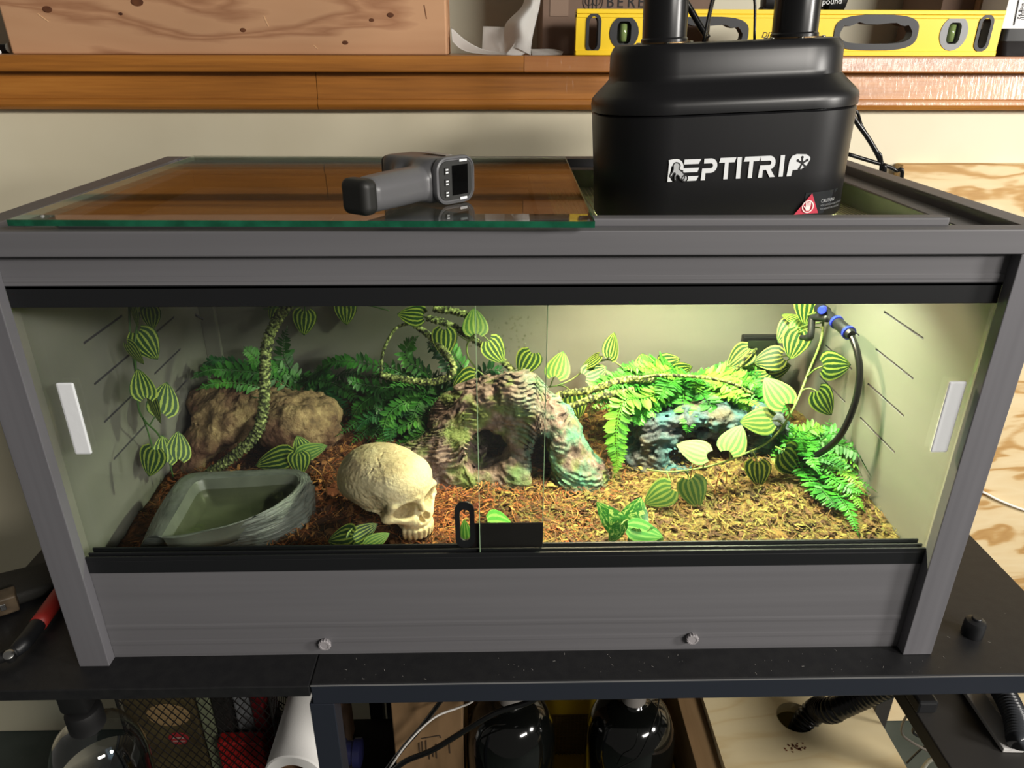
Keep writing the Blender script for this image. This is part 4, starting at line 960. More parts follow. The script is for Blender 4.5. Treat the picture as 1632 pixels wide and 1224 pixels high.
# ------------------------------------------------------------------ lamp hood
M_HOOD = mat('hood_enamel', srgb(19, 19, 21), .36, bump=.05, bscale=900, bdist=.0002)
M_WHITE = mat('print_white', srgb(222, 224, 226), .5); M_GREYP = mat('print_grey', srgb(120, 122, 124), .5)
HZ = .4302
HD = thing('lamp_hood', 'black twin socket reptile lamp hood standing on the wire screen', 'lamp', (.2335, .226, HZ))
hm = Matrix.Translation((.2290, .226, HZ+.001)) @ Matrix.Rotation(math.radians(-2.3), 4, 'Y') @ Matrix.Rotation(math.radians(1.5), 4, 'Z')
hw_, hd_ = .2640, .150
def hr(w, d, r, z): return [Vector((x, y, z if z < .112 else .112+(z-.112)*1.2)) for x, y in rrect(w, d, r, 10)]
def hobj(name, b, m, smooth='auto', parent=HD):
    b.transform(hm); return obj(name, b, m, parent, smooth)
zb = .004
hobj('lamp_shade', loft(bmesh.new(), [hr(hw_-.016, hd_-.016, .060, .110), hr(hw_-.016, hd_-.016, .060, zb+.002), hr(hw_-.004, hd_-.004, .063, zb), hr(hw_-.002, hd_-.002, .064, zb+.002), hr(hw_, hd_, .066, .050), hr(hw_+.004, hd_+.002, .067, .1085), hr(hw_+.001, hd_-.001, .066, .1100)], False, False), M_HOOD)
hobj('hood_top', loft(bmesh.new(), [hr(hw_+.000, hd_-.002, .066, .1104), hr(hw_+.005, hd_+.004, .068, .1112), hr(hw_+.006, hd_+.0050, .069, .1170), hr(hw_+.004, hd_+.003, .068, .1212), hr(hw_-.002, hd_-.004, .066, .1245), hr(hw_-.022, hd_-.024, .060, .1330), hr(hw_-.028, hd_-.030, .058, .1360), hr(hw_-.0295, hd_-.0315, .057, .1400), hr(hw_-.031, hd_-.033, .056, .1555), hr(hw_-.036, hd_-.038, .054, .1600), hr(hw_-.040, hd_-.042, .052, .1622), hr(hw_-.046, hd_-.048, .050, .1630)], False, True), M_HOOD)
for x, nm in ((-.063, 'heat'), (.070, 'day')):
    b = bmesh.new(); lathe(b, [(.0235, 0), (.0235, .004), (.0222, .0055), (.0220, .11), (.0200, .115)], 36, (x, 0, .1730)); hobj('socket_tube', b, mat('socket_black', srgb(22, 22, 23), .28))
    b = bmesh.new(); lathe(b, [(.0265, 0), (.0265, .0012), (.0240, .0016)], 36, (x, 0, .1728)); hobj('socket_ring', b, mat('brass_ring', srgb(120, 96, 66), .35, metal=.9))
    b = bmesh.new(); lathe(b, [(.010, .105), (.014, .100), (.024, .088), (.028, .078), (.0278, .074)], 24, (x, 0, 0)); 
    c = hm @ Vector((x, 0, .074))
    hobj('bulb', b, mat('bulb_glass', srgb(230, 224, 200), .2, emit=(1, .93, .7), estr=3))
for k in range(6):
    for x in (-.063, .070):
        a = k*PI/3+.4; b = bmesh.new(); lathe(b, [(.0022, 0), (.0024, .0012), (.0012, .0018)], 10, (x+.0285*math.cos(a), 0.0285*math.sin(a), .1730)); hobj('screw', b, mat('screw_steel', srgb(190, 186, 170), .25, metal=1))
for y, dx in ((-.014, 0), (.012, .009)):
    b = bmesh.new(); tube(b, [(-.027+dx, y, .1730), (-.0215+dx, y, .208), (-.017+dx, y, .2135), (.004+dx*.5, y, .221), (.016+dx*.6, y, .217), (.021+dx, y, .209), (.0245+dx, y, .1730)], .0014, 8, 5); hobj('wire_handle', b, M_RUB, True)
b = bmesh.new(); tube(b, [(-.004, .05, .176), (-.020, .055, .20), (-.036, .058, .225), (-.05, .06, .26)], .0035, 10, 8); hobj('lamp_cord', b, M_RUB, True)
# printed lettering, flat on the front of the shade
fy = -hd_/2-.0012
def tilt_y(z): return -hd_/2-.001*(z/.108)-.0006
def hprint(name, polys, m, x0, z0, sx, sz, parent=HD):
    b = bmesh.new()
    for i, pl in enumerate(polys):
        prism(b, [(x0+p[0]*sx, z0+p[1]*sz) for p in pl], (0, tilt_y(z0)+.0002, 0), (1, 0, 0), (0, 0, 1), .0004+i*.000002)
    return hobj(name, b, m, False, parent)
def stroke(path, w):
    """constant width ribbon along a 2-d path -> quads"""
    out = []; L = []; R = []; n = len(path)
    for i in range(n):
        a = path[max(0, i-1)]; c = path[min(n-1, i+1)]; t = Vector((c[0]-a[0], c[1]-a[1])).normalized()
        L.append((path[i][0]-t.y*w/2, path[i][1]+t.x*w/2)); R.append((path[i][0]+t.y*w/2, path[i][1]-t.x*w/2))
    for i in range(n-1): out.append([L[i], L[i+1], R[i+1], R[i]])
    return out
def arcp(cx, cy, r, a0, a1, n=10, sy=1): return [(cx+r*math.cos(math.radians(a0+(a1-a0)*i/n)), cy+sy*r*math.sin(math.radians(a0+(a1-a0)*i/n))) for i in range(n+1)]
w = .22
def l_p(x): return stroke([(x+.12, .89), (x+.48, .89)]+arcp(x+.48, .665, .225, 90, -90, 10)+[(x+.14, .44)], w)+[[(x, 0), (x+.22, 0), (x+.22, .55), (x+.04, .55)]]
def l_r(x): return stroke([(x+.06, .89), (x+.52, .89)]+arcp(x+.52, .675, .215, 90, -90, 10)+[(x+.05, .46)], w)+[[(x, 0), (x+.22, 0), (x+.22, .40), (x+.03, .40)], [(x+.36, .40), (x+.60, .40), (x+.88, 0), (x+.60, 0)]]
def l_t(x): return [[(x+.0, .78), (x+.80, .78), (x+.88, 1), (x+.06, 1)], [(x+.28, 0), (x+.50, 0), (x+.50, .80), (x+.30, .80)]]
def l_i(x): return [[(x, 0), (x+.22, 0), (x+.22, 1), (x, 1)]]
def l_e(x): return [[(x+.02, .78), (x+.78, .78), (x+.90, 1), (x+.04, 1)], [(x+.0, .40), (x+.74, .40), (x+.82, .60), (x, .60)], [(x+.10, 0), (x+.70, 0), (x+.82, .22), (x+.14, .22)]]
polys = []
polys += stroke([(.04, .86), (.34, .90)]+arcp(.40, .64, .26, 85, -20, 10), .30)+[[(0, 0), (.26, 0), (.16, .12), (.10, .34), (.16, .60), (.20, .98), (.05, .95)]]
polys += l_e(.80); polys += l_p(1.74); polys += l_t(2.64); polys += l_i(3.58); polys += l_t(3.92); polys += l_r(4.74); polys += l_i(5.82); 
polys += [[(6.24, 0), (6.48, 0), (6.52, .28), (6.96, .30), (7.22, .46), (7.38, .74), (7.36, .86), (7.16, .99), (6.66, 1.02), (6.42, .94), (6.30, .70)]]
LX, LZ, SX, SZ = P(1064, 288, Y=.151).x-.2300, .0490, .0191, .0205
lg = hprint('logo', polys, M_WHITE, LX, LZ, SX, SZ)
def smooth2(pl, n=5): return [(p.x, p.y) for p in catmull([(x, y, 0) for x, y in pl]+[(pl[0][0], pl[0][1], 0)], n)][:-1]
cham = [smooth2([(.28, .62), (.27, .78), (.36, .88), (.52, .86), (.62, .74), (.58, .62), (.62, .54), (.76, .44), (.86, .30), (.88, .14), (.78, .06), (.66, .12), (.60, .24), (.50, .30), (.44, .22), (.46, .06), (.38, .08), (.36, .24), (.40, .36), (.32, .40), (.22, .24), (.12, .24), (.14, .34), (.24, .46)])]
def hprint2(name, polys, m, dy):
    b = bmesh.new()
    for i, pl in enumerate(polys):
        prism(b, [(LX+p[0]*SX, LZ+p[1]*SZ) for p in pl], (0, tilt_y(LZ)+.0001, 0), (1, 0, 0), (0, 0, 1), dy+i*.000001)
    return hobj(name, b, m, False, lg)
out = []
for pl in cham+[arcp(.90, .13, .15, 0, 360, 14)]: out += stroke(pl+[pl[0]], .055)
hprint2('lizard_outline', out, M_BLACKM, .0006)
hprint2('lizard_emblem', cham+[arcp(.90, .13, .115, 0, 350, 12)], mat('print_silver', srgb(176, 178, 180), .5), .0005)
toe = []
for a in (150, 95, 30, -40, -115): toe += stroke([(6.98, .58), (6.98+.26*math.cos(math.radians(a)), .58+.26*math.sin(math.radians(a)))], .09)+[arcp(6.98+.28*math.cos(math.radians(a)), .58+.28*math.sin(math.radians(a)), .07, 0, 330, 8)]
hprint2('gecko_foot', toe, M_BLACKM, .0006)
# caution label wrapping the lower right corner, grey label on the lower left
def wrap(name, s0, s1, z0, z1, m, n=14, off=.0004, parent=HD):
    """strip that follows the shade outline; s measured along it from the middle of the front"""
    pts = rrect(hw_-.002+2*off, hd_-.002+2*off, .065, 24); pts = [Vector((x, y, 0)) for x, y in pts]
    i0 = min(range(len(pts)), key=lambda i: abs(pts[i].x)+abs(pts[i].y+hd_/2)*5) if False else None
    def at_s(s):
        flat = hw_/2-.066; r = .065+off; sg = 1 if s > 0 else -1; a = abs(s)
        if a < flat: return Vector((s, -hd_/2-off, 0))
        t = (a-flat)/r; return Vector((sg*(flat+r*math.sin(t)), -hd_/2+r-off-r*math.cos(t), 0))
    b = bmesh.new(); rows = []
    for k in range(n+1):
        p = at_s(s0+(s1-s0)*k/n); rows.append([b.verts.new(p*(1-.012*(1-z/.05))+Vector((0, 0, z))) for z in (z0, z1)])
    for k in range(n): b.faces.new((rows[k][0], rows[k+1][0], rows[k+1][1], rows[k][1]))
    return hobj(name, b, m, True, parent)
cl = wrap('caution_label', .070, .150, .009, .0315, mat('label_black', srgb(40, 42, 44), .25))
wrap('grey_label', -.170, -.118, .006, .030, mat('label_grey', srgb(112, 114, 110), .35))
def carc(x):
    e = max(0, min(.064, x-(hw_/2-.066))); return -hd_/2+.066-math.sqrt(.066**2-e*e)
def lflat(name, polys, m, dy):
    b = bmesh.new()
    for pl in polys: b.faces.new([b.verts.new((p[0], carc(p[0])-dy-.0006, p[1])) for p in pl])
    return hobj(name, b, m, False, cl)
tx, tz = .0720, .0105
lflat('warning_triangle', [[(tx-.0125, tz), (tx+.0135, tz), (tx+.004, tz+.0205)]], mat('label_red', srgb(196, 62, 82), .4), .0010)
lflat('hand_ring', [pl for pl in stroke(arcp(tx+.001, tz+.0075, .0058, 0, 360, 20), .0011)], mat('label_pink', srgb(250, 226, 222), .5), .0013)
hand = [[(tx-.0008, tz+.0035), (tx+.003, tz+.0035), (tx+.0036, tz+.0078), (tx-.0014, tz+.0078)]]+[q for k in range(4) for q in stroke([(tx-.0008+.0013*k, tz+.0074), (tx-.0012+.0016*k, tz+.0118)], .0010)]+stroke([(tx-.0006, tz+.0050), (tx-.0032, tz+.0082)], .0010)
lflat('hand_sign', hand, mat('label_pink', srgb(250, 226, 222), .5), .0013)
for s, sz_, dz in (('CAUTION', .0048, .0130), ('HOT SURFACE AVOID CONTACT', .0026, .0092), ('FOR INDOOR DRY USE ONLY', .0026, .0056)):
    o = lettering('caution_text', s, sz_, (0, 0, 0), (1, 0, 0), (0, 0, 1), M_WHITE if dz > .01 else mat('print_dim', srgb(170, 172, 174), .5), None, .0001)
    for v in o.data.vertices:
        x = tx+.0155+v.co.x*.80; p = Vector((x, carc(x)-.0014, v.co.z+dz+tz-.003)); v.co = hm @ p-world_loc(HD)
    o.parent = cl
# lamp mains cables behind the hood
cb = thing('power_cable', 'black power cables hanging behind the lamp hood', 'cable', P(1390, 230, Y=.46))
for pts, r in (([(1340, 150), (1362, 190), (1382, 218), (1398, 245), (1405, 262), (1408, 282)], .0035), ([(1330, 238), (1356, 247), (1385, 256), (1412, 264), (1428, 272), (1437, 284)], .0028), ([(1352, 170), (1374, 202), (1392, 236), (1404, 268)], .0022)):
    b = bmesh.new(); tube(b, [Vector((.30, .285, .50+.010*r/.0022)), Vector((.335, .36, .515+.008*r/.0022))]+[P(*q, Y=.47) for q in pts]+[Vector((P(*pts[-1], Y=.5).x, .50, .30)), Vector((P(*pts[-1], Y=.5).x, .51, -.40))], r, 10, 6); obj('cable', b, M_RUB, cb, True)

# ------------------------------------------------------------------ infrared thermometer lying on its side on the lid
gu = Vector((-.70, .714, 0)).normalized(); gv = Vector((-.56, -.83, 0)).normalized(); gw = Vector((0, 0, 1)); gO = Vector((-.043, .056, .4742))
def gbasis(X, Y, Z):
    """skewed body frame: u along the barrel, v along the grip, w up"""
    det = gu.x*gv.y-gu.y*gv.x; dx, dy = X-gO.x, Y-gO.y
    return (dx*gv.y-dy*gv.x)/det, (gu.x*dy-gu.y*dx)/det, Z-gO.z
def gpt(u, v, w): return gO+gu*u+gv*v+gw*w
GUN = thing('infrared_thermometer', 'grey handheld infrared thermometer lying on the glass lid', 'thermometer', gpt(.02, .04, 0))
lo, hi = (-.175, -.075, .470), (.0, .165, .522)
def grot(X, Y, Z):
    dx, dy = X-gO.x, Y-gO.y; gp = Vector((gu.y, -gu.x, 0))
    if gp.dot(gv) < 0: gp = -gp
    return dx*gu.x+dy*gu.y, dx*gp.x+dy*gp.y, Z-gO.z, gp
def gun_head(X, Y, Z):
    u, v, w_, _ = grot(X, Y, Z); s = np.clip(u/.088, 0, 1)
    d = rbox(u, v-.002, (w_-.0200), (.047, 0, 0), (.041, .0215-.0, .0198), .012)
    d = smax(d, (np.abs(w_-.0200)-(.0200-.005*s**2)), .006); d = smax(d, np.abs(v-.002)-(.0225-.005*s**2), .006)
    return d
def gun_grip(X, Y, Z):
    u, v, w_, gp = grot(X, Y, Z); a = gv.dot(gu); c = gv.dot(gp)
    l = (u-.030)*a+v*c; t = (u-.030)*c-v*a; s = np.clip(l/.10, 0, 1)
    d = rbox(l, t, w_-.0175, (.052, 0, 0), (.046, .0132, .0134), .0105)
    d = smin(d, cap(u, v, w_, (.055, .020, .019), (.048, .045, .0185), .008, .003), .008)
    return d-.0012*np.sin(np.clip(s, 0, 1)*PI)
def gun_butt(X, Y, Z):
    u, v, w_, gp = grot(X, Y, Z); a = gv.dot(gu); c = gv.dot(gp)
    l = (u-.030)*a+v*c; t = (u-.030)*c-v*a
    d = rbox(l, t, w_-.0175, (.0985, 0, 0), (.0085, .0138, .0140), .0062)
    return d
M_GUN = mat('gun_grey', srgb(92, 92, 94), .36, bump=.04, bscale=700, bdist=.0003); M_GUND = mat('gun_dark', srgb(30, 30, 28), .5)
def gadd(nm, fn, m, h=.0011, par=GUN):
    me = solid(nm, fn, lo, hi, h); me.transform(Matrix.Translation(-world_loc(par))); return link_mesh(nm, me, m, par)
gadd('barrel_body', lambda X, Y, Z: smin(gun_head(X, Y, Z), gun_grip(X, Y, Z), .012), M_GUN)
gadd('battery_cap', gun_butt, M_GUND)
def gun_front(X, Y, Z):
    u, v, w_, _ = grot(X, Y, Z); return rbox(u, v-.001, w_-.020, (.088, 0, 0), (.006, .0150, .0135), .006)
gadd('nozzle', gun_front, M_GUND)
_, _, _, gp = grot(0., 0., 0.)
# rear panel with screen: plane u = .005, axes -gp (image right) and w
pu, pw, pn = -gp, gw, -gu
def gq(x, z, out=0): return gO+gu*.006+gp*.002+gw*.020+pu*x+pw*z+pn*out
def gloop(w, h, r, out, n=6, sk=0): return [gq(x+sk*z, z, out) for x, z in rrect(w, h, r, n)]
bz = obj('rear_bezel', loft(bmesh.new(), [gloop(.0440, .0396, .012, -.002), gloop(.0446, .0402, .0125, .001), gloop(.0430, .0390, .0115, .0030), gloop(.0400, .0362, .010, .0036), gloop(.0385, .0350, .0095, .0026)]), M_GUN, GUN, 'auto')
sc_ = obj('screen_surround', loft(bmesh.new(), [gloop(.0370, .0330, .008, .0025), gloop(.0366, .0326, .008, .0032)]), M_GUND, bz, 'auto')
b = bmesh.new(); prism(b, [(-.0045, -.0125), (.0135, -.0125), (.0135, .0125), (-.0045, .0125)], gq(0, 0, .0031), pu, pw, .0004); obj('screen', b, mat('screen_black', (.002, .002, .002), .08), bz)
for i, z in enumerate((.0085, -.0010, -.0105)):
    b = bmesh.new(); prism(b, [(-.0130, z-.0028), (-.0086, z-.0028), (-.0086, z+.0028), (-.0130, z+.0028)], gq(0, 0, .0031), pu, pw, .0010); obj('button', b, M_GUND, bz)
    for dz in (-.0012, .0012): b = bmesh.new(); prism(b, [(-.0122, z+dz-.0006), (-.0094, z+dz-.0006), (-.0094, z+dz+.0006), (-.0122, z+dz+.0006)], gq(0, 0, .0041), pu, pw, .0002); obj('button_print', b, M_WHITE, bz)
for x0, x1, z0, z1 in ((.004, .0125, .0150, .0168), (.004, .0120, -.0170, -.0148)):
    b = bmesh.new(); prism(b, [(x0, z0), (x1, z0), (x1, z1), (x0, z1)], gq(0, 0, .0034), pu, pw, .0003); obj('print_mark', b, M_WHITE, bz)
b = bmesh.new(); prism(b, [(0.014, -.004), (.046, -.005), (.046, .004), (.014, .003)], gO+gw*.0391, gu, gp, .0004); obj('top_label', b, mat('gun_label', srgb(150, 148, 142), .4), GUN)

# ------------------------------------------------------------------ things on the pine ledge
ZL = .5866
t = thing('timber_beam', 'thick raw timber beam with knots and scratches on the ledge', 'timber', (-.39, .63, ZL))
xa, xb = P(20, 88, Y=.575).x, P(713, 90, Y=.575).x
b = bx(xa, xb, .575, .664, ZL+.0002, .735, .0025, seg=2)
for v in b.verts: v.co.x -= (.006 if v.co.x < -.5 else -.001)*(v.co.z-ZL)/.06*.35
obj('beam', b, M_RAW, t)
kn = mat('knot', srgb(110, 66, 38), .8, col2=srgb(74, 40, 22), scale=60)
for px, py, r in ((75, 15, .0055), (218, 3, .007), (192, 22, .0025), (387, 48, .0035), (622, 24, .004), (592, 32, .003), (550, 68, .0035)):
    c = P(px, py, Y=.5747); b = bmesh.new(); lathe(b, [(r*.3, 0), (r, .0003), (r*.8, .0008)], 12, (c.x, .5752, c.z), (0, -1, 0)); b.transform(Matrix.Translation(c) @ Matrix.Diagonal((1.3, 1, .8, 1)) @ Matrix.Translation(-c)); obj('knot', b, kn, t)
for q in ((60, 22, 78, 35), (420, 25, 428, 42), (500, 72, 506, 78), (676, 8, 680, 30)):
    a, c = P(q[0], q[1], Y=.5748), P(q[2], q[3], Y=.5748); b = bmesh.new(); tube(b, [a, c], .0006, 4, 1, False); obj('scratch', b, mat('splinter', srgb(236, 196, 150), .8) if q[0] < 600 else kn, t)

M_TISSUE = mat('tissue_paper', srgb(236, 234, 230), .9, bump=.25, bscale=700, bdist=.0006)
def sheet(b, rows, n=8):
    """smooth sheet through rows of points"""
    R = [catmull(r, n) for r in rows]; cols = [catmull([r[k] for r in R], n) for k in range(len(R[0]))]
    V = [[b.verts.new(p+Vector((0, 1, 0))*.0012*mnoise.noise(p*90)) for p in c] for c in cols]
    for i in range(len(V)-1):
        for j in range(len(V[0])-1): b.faces.new((V[i][j], V[i+1][j], V[i+1][j+1], V[i][j+1]))
ti = thing('paper_towel', 'crumpled white paper towel standing between the beam and the level', 'paper towel', (.0, .62, ZL))
b = bmesh.new()
def L(px, py, y): return P(px, py, Y=y)
sheet(b, [[L(719, 44, .640), L(745, 66, .63), (P(775, 80, Y=.62)), L(812, 84, .61)], [L(721, 66, .61), L(738, 80, .605), L(768, 86, .60), L(805, 87, .60)]])
bmesh.ops.solidify(b, geom=b.faces[:], thickness=.0006); obj('sheet', b, M_TISSUE, ti, True)
b = bmesh.new(); sheet(b, [[L(770, 42, .655), L(805, 43, .655)], [L(768, 84, .64), L(812, 87, .63)]]); bmesh.ops.solidify(b, geom=b.faces[:], thickness=.0006); obj('sheet', b, M_TISSUE, ti, True)
b = bmesh.new()
sheet(b, [[L(836, -12, .64), L(848, -14, .62), L(862, -12, .625)], [L(832, 10, .64), L(846, 8, .61), L(860, 10, .62)], [L(806, 38, .635), L(828, 36, .59), L(851, 48, .61)], [L(803, 66, .635), L(826, 62, .598), L(847, 70, .60)], [L(804, 86, .63), L(820, 76, .60), L(846, 88, .595)]])
bmesh.ops.solidify(b, geom=b.faces[:], thickness=.0006); obj('sheet', b, M_TISSUE, ti, True)
b = bmesh.new(); sheet(b, [[L(832, 48, .605), L(818, 72, .602), L(806, 87, .60)], [L(848, 70, .60), L(838, 84, .598), L(828, 89, .597)]]); bmesh.ops.solidify(b, geom=b.faces[:], thickness=.0006); obj('sheet', b, M_TISSUE, ti, True)
b = bmesh.new(); sheet(b, [[L(846, 78, .62), L(880, 78, .625), L(898, 82, .63)], [L(848, 88, .593), L(872, 88, .595), L(896, 87, .60)]]); bmesh.ops.solidify(b, geom=b.faces[:], thickness=.0012); obj('sheet', b, M_TISSUE, ti, True)

# spirit level
YL = .575; M_YEL = mat('level_yellow', srgb(250, 212, 40), .38, bump=.04, bscale=300, bdist=.0003); M_GRIP = mat('grip_grey', srgb(44, 45, 48), .5); M_GRIPL = mat('vial_ring', srgb(138, 140, 142), .45)
def curve_plate(name, loops, y0, y1, m, parent):
    cu = bpy.data.curves.new(name, 'CURVE'); cu.dimensions = '2D'; cu.fill_mode = 'BOTH'; cu.extrude = (y1-y0)/2
    for lp in loops:
        s = cu.splines.new('POLY'); s.points.add(len(lp)-1); s.use_cyclic_u = True
        for k, p in enumerate(lp): s.points[k].co = (p[0], p[1], 0, 1)
    t = bpy.data.objects.new(name, cu); COL.objects.link(t)
    me = bpy.data.meshes.new_from_object(t.evaluated_get(bpy.context.evaluated_depsgraph_get())); bpy.data.objects.remove(t); bpy.data.curves.remove(cu)
    me.transform(Matrix(((1, 0, 0, 0), (0, 0, 1, (y0+y1)/2), (0, 1, 0, 0), (0, 0, 0, 1)))); me.transform(Matrix.Translation(-world_loc(parent))); me.materials.clear()
    return link_mesh(name, me, m, parent)
LV = thing('spirit_level', 'long yellow spirit level with black hand grips on the ledge', 'level', (.41, .588, ZL))
x0, x1 = P(918, 60, Y=YL).x, P(1594, 60, Y=YL).x; z0, z1 = ZL+.0003, P(918, 14, Y=YL).z
def xz(px, py): p = P(px, py, Y=YL); return (p.x, p.z)
def ovl(px, py, rw, rh, n=20, power=1):
    c = xz(px, py); s = mpp(P(px, py, Y=YL)); out = []
    for k in range(n):
        a = 2*PI*k/n; ca, sa = math.cos(a), math.sin(a); out.append((c[0]+s*rw*math.copysign(abs(ca)**power, ca), c[1]+s*rh*math.copysign(abs(sa)**power, sa)))
    return out
def stadz(px, py, rw, rh, n=8):
    c = xz(px, py); s = mpp(P(px, py, Y=YL)); r = rw*s; h = rh*s-r
    return [(c[0]+r*math.cos(PI*k/n), c[1]+h+r*math.sin(PI*k/n)) for k in range(n+1)]+[(c[0]-r*math.cos(PI*k/n), c[1]-h-r*math.sin(PI*k/n)) for k in range(n+1)]
H1, C1, G1, CC, G2, C2, H2 = stadz(946, 53, 11, 28), ovl(995, 52, 23, 24), ovl(1125, 55, 68, 25, 36, .62), ovl(1262, 50, 23, 24), ovl(1397, 52, 67, 25, 36, .62), ovl(1521, 53, 22, 25), stadz(1569, 53, 11, 26)
curve_plate('web', [[(x0, z0+.004), (x1, z0+.004), (x1, z1-.004), (x0, z1-.004)], H1, C1, G1, CC, G2, C2, H2], YL+.002, YL+.018, M_YEL, LV)
for za, zb_ in ((z0, z0+.0065), (z1-.0060, z1)): obj('flange', bx(x0, x1, YL, YL+.021, za, zb_, .0008), M_YEL, LV)
obj('flange_lip', bx(x0, x1, YL+.0008, YL+.019, z1-.0110, z1-.0064, .0006), M_YEL, LV)
def shrink(lp, k):
    cx = sum(p[0] for p in lp)/len(lp); cz = sum(p[1] for p in lp)/len(lp); hx = max(abs(p[0]-cx) for p in lp); hz = max(abs(p[1]-cz) for p in lp)
    return [(cx+(p[0]-cx)*(hx-k)/hx, cz+(p[1]-cz)*(hz-k)/hz) for p in lp]
for h in (H1, H2): curve_plate('end_grip', [shrink(h, -.0008), shrink(h, .0035)], YL+.0005, YL+.0195, M_GRIP, LV)
for g in (G1, G2):
    n = len(g); inn = shrink(g, .0080)
    inn = [(p[0], p[1]-(.0042*abs(math.sin(k*.85)) if p[1] > (z0+z1)/2 else 0)) for k, p in enumerate(inn)]
    curve_plate('hand_grip', [shrink(g, -.0006), inn], YL+.0005, YL+.0195, M_GRIP, LV)
for c, m in ((C1, M_GRIP), (CC, M_GRIPL), (C2, M_GRIPL)):
    cx = sum(p[0] for p in c)/len(c); cz = sum(p[1] for p in c)/len(c); r = max(p[0] for p in c)-cx
    o = curve_plate('vial_ring', [shrink(c, -.0004), [(cx+r*.48*q[0], cz+r*.70*q[1]) for q in rrect(2, 2, .55, 5)]], YL+.001, YL+.017, m, LV)
    b = bmesh.new(); lathe(b, [(.0008, -.012), (.0052, -.0112), (.0056, 0), (.0052, .0112), (.0008, .012)], 18, (cx, YL+.009, cz)); obj('bubble_vial', b, mat('vial_green', srgb(120, 140, 84), .1, coat=.6), o, True)
    obj('vial_back', bx(cx-.010, cx+.010, YL+.0172, YL+.0178, cz-.0150, cz+.0150), mat('vial_pale', srgb(120, 122, 104), .4), o)
lettering('level_print', 'DIT', .0108, (P(1214, 58, Y=YL).x, YL+.0017, P(1214, 60, Y=YL).z), (1, 0, 0), (0, 0, 1), M_BLACKM, LV, .0001, shear=.25)
# boxes at the back of the ledge
M_CARD = mat('cardboard', srgb(148, 116, 88), .8, col2=srgb(138, 106, 78), scale=12, stretch=(1, 1, 6)); M_CARDD = mat('cardboard_dark', srgb(120, 98, 84), .8, col2=srgb(110, 90, 76), scale=10); M_CARDT = mat('cardboard_tan', srgb(186, 152, 118), .8)
yb = .655; xa, xb = P(864, 40, Y=yb).x, P(1132, 40, Y=yb).x
t = thing('cardboard_box', 'brown printed cardboard box standing behind the yellow level', 'box', ((xa+xb)/2, .72, ZL))
obj('box_body', bx(xa, xb, yb, .80, ZL+.0002, .80, .0015), M_CARDD, t)
obj('tape_flap', bx(P(876, 40, Y=yb).x, P(905, 40, Y=yb).x, yb-.0010, yb-.0002, P(890, 26, Y=yb).z, .80), mat('cardboard_mid', srgb(136, 114, 98), .8), t)
for k, ch in enumerate('BERE'): q = P(966+16.6*k, 12, Y=yb); lettering('box_print', ch, .0235, (q.x, yb-.0006, q.z), (1, 0, 0), (0, 0, 1), M_BLACKM, t, .0002, sx=.88)
b = bmesh.new(); c = P(945, 2, Y=yb-.0006); k = mpp(c)
for dx, r, a0, a1 in ((0, 16, 0, 360), (-6, 6, 0, 360), (6, 6, 0, 360)): tube(b, [c+Vector((dx*k+r*k*math.cos(math.radians(a)), 0, r*k*math.sin(math.radians(a)))) for a in range(0, 361, 24)], .0006, 4, 1, False)
for dx in (-6, 0, 6): tube(b, [c+Vector((dx*k, 0, 12*k)), c+Vector((dx*k, 0, -14*k))], .0007, 4, 1, False)
obj('emblem', b, M_BLACKM, t)
yb = .70; t = thing('cardboard_box', 'plain tan cardboard box at the far end behind the level', 'box', (.80, .75, ZL))
obj('box_body', bx(P(1558, 20, Y=yb).x, P(1612, 20, Y=yb).x+.06, yb, .84, ZL+.0002, .82, .0015), M_CARDT, t)
obj('side_flap', bx(P(1505, 20, Y=yb).x, P(1558, 20, Y=yb).x-.0004, yb+.012, .84, ZL+.0002, .82, .001), M_CARDD, t)
yb = .625; t = thing('white_carton', 'white carton with a printed shipping label at the right end', 'carton', (.80, .66, ZL+.035))
xa = P(1600, 30, Y=yb).x; zc = P(1610, 46, Y=yb).z
obj('carton_body', bx(xa, xa+.12, yb, .69, zc, .80, .001), mat('white_card', srgb(232, 230, 230), .6), t)
b = bmesh.new(); tube(b, [P(1624, 0, Y=yb-.0008), P(1616, 40, Y=yb-.0008)], .0008, 4, 1, False); obj('printed_rule', b, M_BLACKM, t)
for k in range(5):
    a = P(1628, 18+k*3.4, Y=yb-.0006); obj('barcode_bar', bx(a.x, a.x+.012, yb-.0006, yb-.0001, a.z, a.z+.0010), M_BLACKM, t)
lettering('label_text', 'bldg 92', .0075, P(1631, 2, Y=yb-.0006)+Vector((0, 0, -.002)), (-.1, 0, -1), (1, 0, -.1), M_BLACKM, t, .0001)
t = thing('black_tray', 'black plastic tray under the white carton', 'tray', (.80, .66, ZL))
xa = P(1598, 80, Y=.615).x
b = loft(bmesh.new(), [[Vector((x+.79+.03, y+.655, z)) for x, y in rrect(w_, d_, .01, 3)] for w_, d_, z in ((.125, .075, ZL+.0003), (.140, .085, ZL+.020), (.146, .090, ZL+.0205), (.146, .090, zc-.0004), (.134, .080, zc-.0004), (.125, .07, ZL+.004))], True, True)
obj('tray_body', b, M_BLACK, t, 'auto')
yb = .622; t = thing('power_tool', 'black cordless tool resting behind the level, mostly hidden', 'tool', P(1270, 20, Y=.64))
b = bmesh.new(); lathe(b, [(.004, -.060), (.014, -.058), (.018, -.04), (.018, .03), (.024, .034), (.024, .058), (.018, .062)], 20, P(1278, 0, Y=.64), (1, 0, .06)); obj('tool_body', b, M_BLACK, t, 'auto')
b = bmesh.new(); a = P(1262, 20, Y=.64); box(b, a.x-.050, a.x+.060, .628, .652, ZL+.0003, P(1262, 9, Y=.64).z, .006); obj('tool_foot', b, M_BLACKM, t, 'auto')
